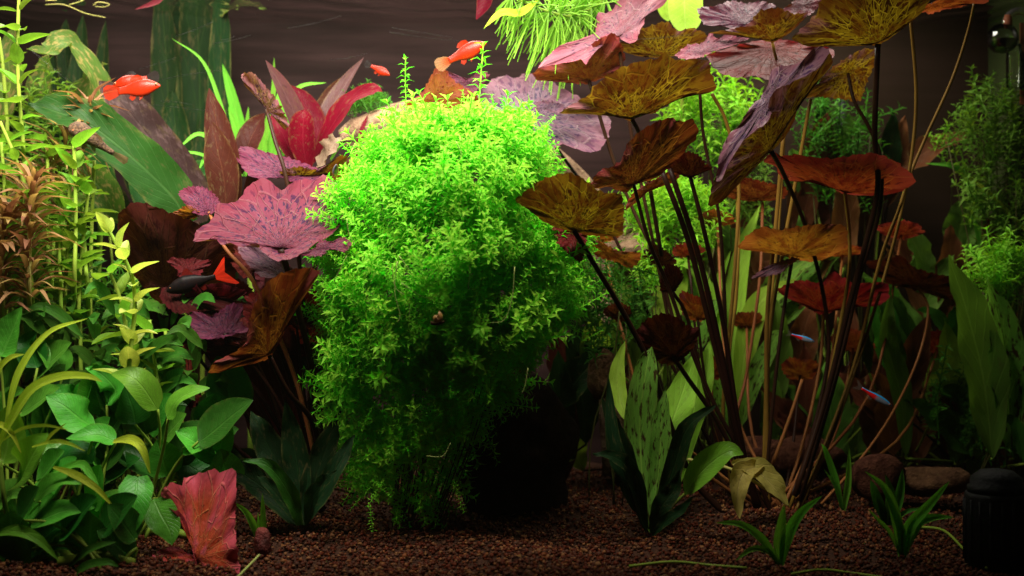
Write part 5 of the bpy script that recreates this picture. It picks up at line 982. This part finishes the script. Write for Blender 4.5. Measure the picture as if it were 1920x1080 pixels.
# ================================================================== ROCKS AND WOOD
# (materials are made in the helper section of this file)
rock('rock', 'rusty round rock half buried behind the seedlings', P(1652, 893, .24), (.026, .022, .024), 'rock_red', 1)
rock('rock', 'tan flat rock next to the black canister', P(1738, 905, .26), (.034, .022, .016), 'rock_tan', 2)
rock('rock', 'reddish rock among the bases of the lily stalks', P(1430, 860, .31), (.045, .03, .022), 'rock_red', 4)
rock('rock', 'second reddish rock behind the wilted leaf', P(1520, 850, .33), (.04, .03, .02), 'rock_red', 5)
rock('rock', 'pale pitted stone showing beside the shaded side of the bush', P(1128, 700, .28), (.016, .014, .024), 'rock_tan', 6)
rock('rock', 'brown lumpy wood block in shade behind the bush', P(1160, 470, .38), (.04, .03, .028), 'wood', 8, cat='driftwood')
M['shade_black'] = solid_mat('shade_black', (.010, .005, .004), .85, .05, (.024, .012, .008), 50, .9, 90)
rock('driftwood', 'added near-black lump standing in for the deep shade under the bush', P(965, 870, .26), (.055, .045, .065), 'shade_black', 9, 4, cat='driftwood')  # dark lump added to fill what is only shade under the bush
def log(label, pts, r0, r1, seed):
    n, sd = 40, 22; C = catmull(pts, n); V = []; F = []; rr = random.Random(seed); ph = [rr.random() * 6 for _ in range(6)]; prev = None
    for i, c in enumerate(C):
        T = (C[min(i + 1, n - 1)] - C[max(i - 1, 0)]).normalized(); prev = prev or T.orthogonal(); A = (prev - T * prev.dot(T)).normalized(); prev = A; B = T.cross(A); u = i / (n - 1)
        for s in range(sd):
            a = 6.2832 * s / sd; r = (r0 + (r1 - r0) * u) * (1 + .13 * math.sin(3 * a + ph[0] + u * 4) + .08 * math.sin(7 * a + ph[1] - u * 3) + .10 * math.sin(u * 17 + ph[2] + a) + .04 * math.sin(13 * a + u * 9)); r *= .35 + .65 * min(1, u * 9 + .2) if u < .1 else 1
            V.append(c + (A * math.cos(a) + B * math.sin(a)) * r)
    for i in range(n - 1):
        for s in range(sd): s2 = (s + 1) % sd; F.append((i * sd + s, i * sd + s2, (i + 1) * sd + s2, (i + 1) * sd + s))
    F.append(tuple(range(sd))[::-1]); F.append(tuple((n - 1) * sd + s for s in range(sd)))
    return tag(put('driftwood', V, F, M['wood']), label, 'driftwood')
log('dark driftwood log with pale top wedged behind the bush', w3([(640, 262, .355), (690, 246, .36), (760, 230, .37), (860, 225, .385), (1000, 300, .40), (1120, 450, .40), (1160, 700, .38), (1170, 890, .36)]), .019, .026, 3)
# ================================================================== EQUIPMENT
def lathe(prof, sides=28, axis=Vector((0, 0, 1))):
    V = []; F = []
    for r, z in prof:
        for s in range(sides): a = 6.2832 * s / sides; V.append(Vector((r * math.cos(a), r * math.sin(a), z)))
    for i in range(len(prof) - 1):
        for s in range(sides): s2 = (s + 1) % sides; F.append((i * sides + s, i * sides + s2, (i + 1) * sides + s2, (i + 1) * sides + s))
    F.append(tuple(range(sides))[::-1]); F.append(tuple((len(prof) - 1) * sides + s for s in range(sides)))
    return V, F
def off(V, o): return [v + o for v in V]
cb = ground(1868, 1062); cb.z += .0005
ct = thing('black_canister', 'black plastic canister standing on the gravel in the near corner', 'canister', cb)
V, F = lathe([(.020, 0), (.0243, .003), (.0245, .058), (.0237, .061)]); put('body', off(V, cb), F, M['black'], ct)
V, F = lathe([(.0222, .0612), (.0225, .066), (.0205, .067), (.0200, .073), (.013, .0785), (.004, .080)]); put('cap', off(V, cb), F, M['black'], ct)
for k in range(18):
    a = 6.2832 * k / 18; d = Vector((math.cos(a), math.sin(a), 0)); V, F = tube([cb + d * .0245 + Vector((0, 0, .006)), cb + d * .0245 + Vector((0, 0, .056))], .0011, .0011, 5, 4); put('rib', V, F, M['black'], ct)
pb_ = P(1577, 560, .465); pb_.z = gz(pb_.x, pb_.y)
pp = thing('filter_pipe', 'black vertical intake pipe against the back wall', 'pipe', pb_)
top = P(1577, 130, .465); V, F = tube([pb_ + Vector((0, 0, .09)), Vector((pb_.x, .465, top.z))], .0058, .0058, 14, 6); put('tube', V, F, M['black'], pp)
V, F = lathe([(.009, 0), (.0095, .004), (.0095, .085), (.006, .09)], 18); put('strainer', off(V, pb_), F, M['black'], pp)
for zz in (.22, .36): V, F = lathe([(.0072, zz), (.0078, zz + .002), (.0078, zz + .010), (.0072, zz + .012)], 18); put('collar', off(V, pb_), F, M['black'], pp)
# glass bubble gauge
c = P(1880, 72, .38); R = .0165
dg = thing('glass_gauge', 'round glass bubble gauge with dark liquid hanging in the far corner', 'gauge', c - Vector((0, 0, R)))
def sphere_part(z0, z1, r):
    pr = []
    for i in range(13):
        z = z0 + (z1 - z0) * i / 12; pr.append((max(.0004, math.sqrt(max(0, r * r - z * z))), z))
    return lathe(pr, 32)
V, F = sphere_part(-R, R, R); put('bulb', off(V, c), F, M['glass'], dg)
V, F = sphere_part(-R * .93, -R * .12, R * .93); put('liquid', off(V, c), F, M['ink'], dg)
V, F = tube([c + Vector((.002, -.002, R * .9)), c + Vector((.006, -.002, R * 1.45)), c + Vector((.016, -.002, R * 1.75)), c + Vector((.030, -.002, R * 1.6))], .0042, .004, 14, 16); put('neck', V, F, M['chrome'], dg)
V, F = lathe([(.0078, -.052), (.0085, -.050), (.0085, -.02), (.0075, -.006)], 20); put('bell', off(V, c + Vector((.014, .004, 0))), F, M['glass'], dg)
V, F = lathe([(.0032, -.004), (.0045, 0), (.0045, .006), (.0032, .010)], 14); put('stopper', off(V, c + Vector((.004, -.004, R * .86))), F, M['stopper'], dg)
cc = P(1916, 130, .395)
ch = thing('colour_chart', 'narrow colour chart strip on the side glass by the bubble gauge', 'chart', cc)
for k, (z0, z1, mt) in enumerate(((.012, .050, 'sw_brown'), (-.022, .0118, 'sw_blue'), (-.038, -.0222, 'sw_red'))):
    V, F = boxv(cc.x - .002, cc.x + .016, cc.y - .001, cc.y + .001, cc.z + z0, cc.z + z1); put('swatch', V, F, M[mt], ch, smooth=False)
# ================================================================== FISH AND SNAIL
def fish(name, label, head, tail, prof, mats, width=.5, fins=(), eye=(.12, .12, .035), up=(0, 0, 1), cat='fish', bend=0.0):
    """head and tail-root as world points; prof = [(s, top, bottom)] in body lengths, s = 0 at the snout"""
    L = (tail - head).length; X = (tail - head).normalized(); U = Vector(up); U = (U - X * U.dot(X)).normalized(); Y = U.cross(X)
    root = thing(name, label, cat, head.lerp(tail, .5)); V = []; F = []; sd = 16
    pos = lambda s, h, w: head + X * (s * L) + U * (h * L) + Y * ((w + bend * s * s) * L)
    n = 26; S_ = [p[0] for p in prof]
    tp = lambda s: float(np.interp(s, S_, [p[1] for p in prof])); bt = lambda s: float(np.interp(s, S_, [p[2] for p in prof]))
    UV = []
    for i in range(n):
        s = (i / (n - 1)) ** 1.15; a, b = tp(s), bt(s); mid = (a + b) / 2; hh = (a - b) / 2; ww = hh * width * (1.25 - .5 * s)
        for k in range(sd):
            an = 6.2832 * k / sd; V.append(pos(s, mid + hh * math.cos(an), ww * math.sin(an))); UV.append((s, (math.cos(an) + 1) / 2))
    for i in range(n - 1):
        for k in range(sd): k2 = (k + 1) % sd; F.append((i * sd + k, i * sd + k2, (i + 1) * sd + k2, (i + 1) * sd + k))
    F.append(tuple(range(sd))[::-1]); F.append(tuple((n - 1) * sd + k for k in range(sd)))
    put('body', V, F, M[mats['body']], root, UV)
    for nm, pts, mt, wout in fins:   # fin outline in body units: (s, h); root edge first and last
        C = [Vector((a, b, 0)) for a, b in pts]; m = len(C); rt = (C[0] + C[-1]) / 2; Vf = []; Ff = []; rows = 5
        for i, q in enumerate(C):
            r0 = C[0].lerp(C[-1], i / (m - 1))
            for r in range(rows + 1):
                t = r / rows; p = r0.lerp(q, t); Vf.append(pos(p.x, p.y, wout * t + .010 * math.sin(i * 2.1) * t))
        for i in range(m - 1):
            for r in range(rows): a = i * (rows + 1) + r; Ff.append((a, a + rows + 1, a + rows + 2, a + 1))
        put(nm, Vf, Ff, M[mt], root, [(r / rows, i / (m - 1)) for i in range(m) for r in range(rows + 1)])
    if eye:
        s, h, r = eye; w = (tp(s) - bt(s)) / 2 * width * (1.25 - .5 * s)
        for sg in (-1, 1):
            ev, ef = sphere_part(-r * L, r * L, r * L); e = put('eye', off(ev, pos(s, h, sg * w * .93)), ef, M['eye_rim'], root)
            pv, pf = sphere_part(-r * L * .62, r * L * .62, r * L * .62); put('pupil', off(pv, pos(s, h, sg * (w * .93 + r * .5))), pf, M['eye'], e)
    return root
PLATY = [(0, .01, -.015), (.05, .055, -.05), (.15, .12, -.10), (.3, .19, -.17), (.45, .205, -.195), (.6, .18, -.165), (.78, .115, -.095), (.92, .088, -.075), (1.0, .088, -.078)]
def platy(label, head, tail, tailmat='fin_orange', dorsal='fin_orange', name='platy', **kw):
    fins = [('tail_fin', [(.97, .085), (1.08, .15), (1.25, .19), (1.34, .14), (1.36, .02), (1.33, -.11), (1.24, -.17), (1.08, -.13), (.97, -.075)], tailmat, 0),
            ('dorsal_fin', [(.38, .17), (.42, .27), (.52, .31), (.64, .28), (.70, .2), (.64, .15)], dorsal, .02),
            ('anal_fin', [(.58, -.14), (.62, -.22), (.70, -.25), (.76, -.18), (.72, -.11)], 'fin_orange', .01),
            ('pelvic_fin', [(.40, -.16), (.44, -.23), (.52, -.26), (.50, -.17)], 'fin_orange', .03), ('pectoral_fin', [(.26, -.02), (.36, .02), (.42, -.04), (.38, -.09), (.28, -.06)], 'fin_orange', -.10)]
    return fish(name, label, head, tail, PLATY, {'body': 'platy'}, .48, fins, (.085, .03, .034), **kw)
platy('orange platy fish in front swimming above the brown slanting leaf', P(301, 160, .245), P(222, 172, .252))
platy('orange platy fish with black tail half hidden behind the other', P(212, 160, .28), P(276, 148, .275), 'fin_black', 'fin_black')
platy('small orange platy fish with black tail and dorsal fin near the log', P(731, 141, .32), P(696, 124, .325), 'fin_black', 'fin_black')
platy('large orange platy fish with pale translucent tail near the surface', P(912, 80, .255), P(842, 114, .262), 'fin_pale')
NEON = [(0, .005, -.01), (.06, .05, -.045), (.2, .095, -.09), (.4, .115, -.115), (.6, .095, -.10), (.85, .05, -.05), (1.0, .045, -.045)]
def neon(label, head, tail):
    fins = [('tail_fin', [(.97, .045), (1.2, .15), (1.25, .13), (1.12, 0), (1.25, -.13), (1.2, -.15), (.97, -.045)], 'fin_clear', 0), ('dorsal_fin', [(.45, .11), (.5, .2), (.58, .2), (.58, .1)], 'fin_clear', 0), ('anal_fin', [(.58, -.10), (.64, -.18), (.8, -.1), (.8, -.06)], 'fin_clear', 0)]
    return fish('neon_tetra', label, head, tail, NEON, {'body': 'neon'}, .5, fins, (.075, .015, .03))
neon('small blue and red tetra swimming down near the thin orange stalk', P(1672, 762, .15), P(1616, 728, .155))
neon('small blue and red tetra between the tall lily stalks', P(1527, 641, .26), P(1484, 627, .265))
SHARK = [(0, .0, -.03), (.06, .07, -.08), (.2, .15, -.13), (.38, .20, -.16), (.6, .16, -.12), (.85, .06, -.045), (1.0, .055, -.045)]
fish('red_tailed_shark', 'black fish with a forked red tail in the shade under the pink lily', P(312, 545, .20), P(404, 519, .20), SHARK, {'body': 'blackfish'}, .6,
     [('tail_fin', [(.97, .06), (1.22, .30), (1.28, .33), (1.20, .04), (1.42, -.24), (1.36, -.25), (1.15, -.15), (.97, -.05)], 'fin_red', 0), ('dorsal_fin', [(.32, .14), (.42, .30), (.50, .32), (.58, .2), (.62, .11)], 'fin_maroon', 0), ('anal_fin', [(.62, -.09), (.70, -.2), (.78, -.18), (.76, -.07)], 'fin_maroon', 0), ('pelvic_fin', [(.42, -.12), (.48, -.24), (.56, -.22), (.54, -.11)], 'fin_maroon', .04)], (.1, .02, .016))
PLECO = [(0, .05, -.04), (.05, .14, -.08), (.2, .21, -.11), (.4, .20, -.11), (.6, .15, -.09), (.8, .085, -.055), (1.0, .07, -.045)]
fish('sucker_catfish', 'brown speckled sucker fish resting head up on the big diagonal leaf', P(130, 236, .205), P(212, 288, .215), PLECO, {'body': 'pleco'}, 1.15,
     [('tail_fin', [(.96, .05), (1.15, .10), (1.30, .13), (1.33, 0), (1.28, -.10), (1.15, -.07), (.96, -.03)], 'fin_pleco', 0), ('dorsal_fin', [(.40, .12), (.55, .24), (.66, .22), (.72, .12), (.62, .09)], 'fin_pleco', -.03), ('pectoral_fin', [(.24, -.03), (.40, -.16), (.50, -.2), (.52, -.1), (.36, -.02)], 'fin_pleco', -.14), ('pelvic_fin', [(.52, -.04), (.62, -.13), (.7, -.13), (.66, -.04)], 'fin_pleco', -.1)], (.13, .09, .018), up=(.55, -.55, .62))
fish('tiny_fish', 'tiny fish with red and white tail half hidden at the bush edge', P(631, 308, .12), P(627, 340, .14), NEON, {'body': 'redwhite'}, .7, [('tail_fin', [(.97, .045), (1.2, .15), (1.12, 0), (1.2, -.15), (.97, -.045)], 'fin_clear', 0)], None, up=(1, 0, 0))
# snail
sc_ = P(819, 596, .056); sn = thing('snail', 'small tan snail clinging to the front of the pearlweed bush', 'snail', sc_)
V = []; F = []; n, sd = 46, 10
for i in range(n):
    u = i / (n - 1); a = u * 2.2 * 6.2832; rr_ = .0052 * math.exp(-1.35 * (1 - u) * 1.6); r = rr_ * .62; c0 = sc_ + Vector((math.cos(a) * rr_ * .55, (1 - u) * -.0035, math.sin(a) * rr_ * .55))
    d = Vector((math.cos(a), 0, math.sin(a)))
    for k in range(sd): an = 6.2832 * k / sd; V.append(c0 + d * r * math.cos(an) + Vector((0, 1, 0)) * r * math.sin(an))
for i in range(n - 1):
    for k in range(sd): k2 = (k + 1) % sd; F.append((i * sd + k, i * sd + k2, (i + 1) * sd + k2, (i + 1) * sd + k))
F.append(tuple(range(sd))[::-1]); F.append(tuple((n - 1) * sd + k for k in range(sd)))
put('shell', V, F, M['shell'], sn); V, F = tube([sc_ + Vector((-.005, .001, -.004)), sc_ + Vector((0, .002, -.005)), sc_ + Vector((.006, .001, -.003))], .0016, .001, 8); put('foot', V, F, M['rock_tan'], sn)
# scratches on the front glass
fg = thing('front_glass', 'faint pale scratches on the front glass across the upper water', 'glass', Vector((0, -.02, .3)))
rg = random.Random(4)
for x0, y0, x1, y1 in ((400, 82, 470, 66), (540, 53, 640, 30), (735, 52, 850, 70), (415, 75, 440, 68), (620, 112, 690, 100), (260, 130, 330, 108), (300, 150, 420, 132), (250, 195, 390, 208), (300, 190, 360, 196), (1410, 78, 1505, 32), (1290, 130, 1345, 100), (60, 95, 140, 160), (1180, 75, 1330, 60), (730, 60, 860, 76), (330, 68, 400, 40)):
    a, b = P(x0, y0, -.02), P(x1, y1, -.02); m = (a + b) / 2 + Vector((0, 0, rg.uniform(-.0012, .0012))); V, F = tube([a, m, b], .00018, .00010, 4, 6); put('scratch', V, F, M['scratch'], fg)
# ================================================================== THE CLOUDY WATER
V, F = boxv(-.85, .85, -1.15, .65, -1.05, .85)
hz = put('haze', V, F, M['wall'], None, smooth=False, origin=Vector((0, 0, 0))); hz['kind'] = 'stuff'; hz['label'] = 'faint cloudiness of the tank water'; hz['category'] = 'haze'
hm = bpy.data.materials.new('haze'); hm.use_nodes = True; hm.node_tree.nodes.clear(); ho = hm.node_tree.nodes.new('ShaderNodeOutputMaterial'); hv = hm.node_tree.nodes.new('ShaderNodeVolumePrincipled')
hv.inputs['Color'].default_value = (.85, .80, .60, 1); hv.inputs['Density'].default_value = .008; hv.inputs['Anisotropy'].default_value = .2
hm.node_tree.links.new(hv.outputs[0], ho.inputs['Volume']); hz.data.materials.clear(); hz.data.materials.append(hm)
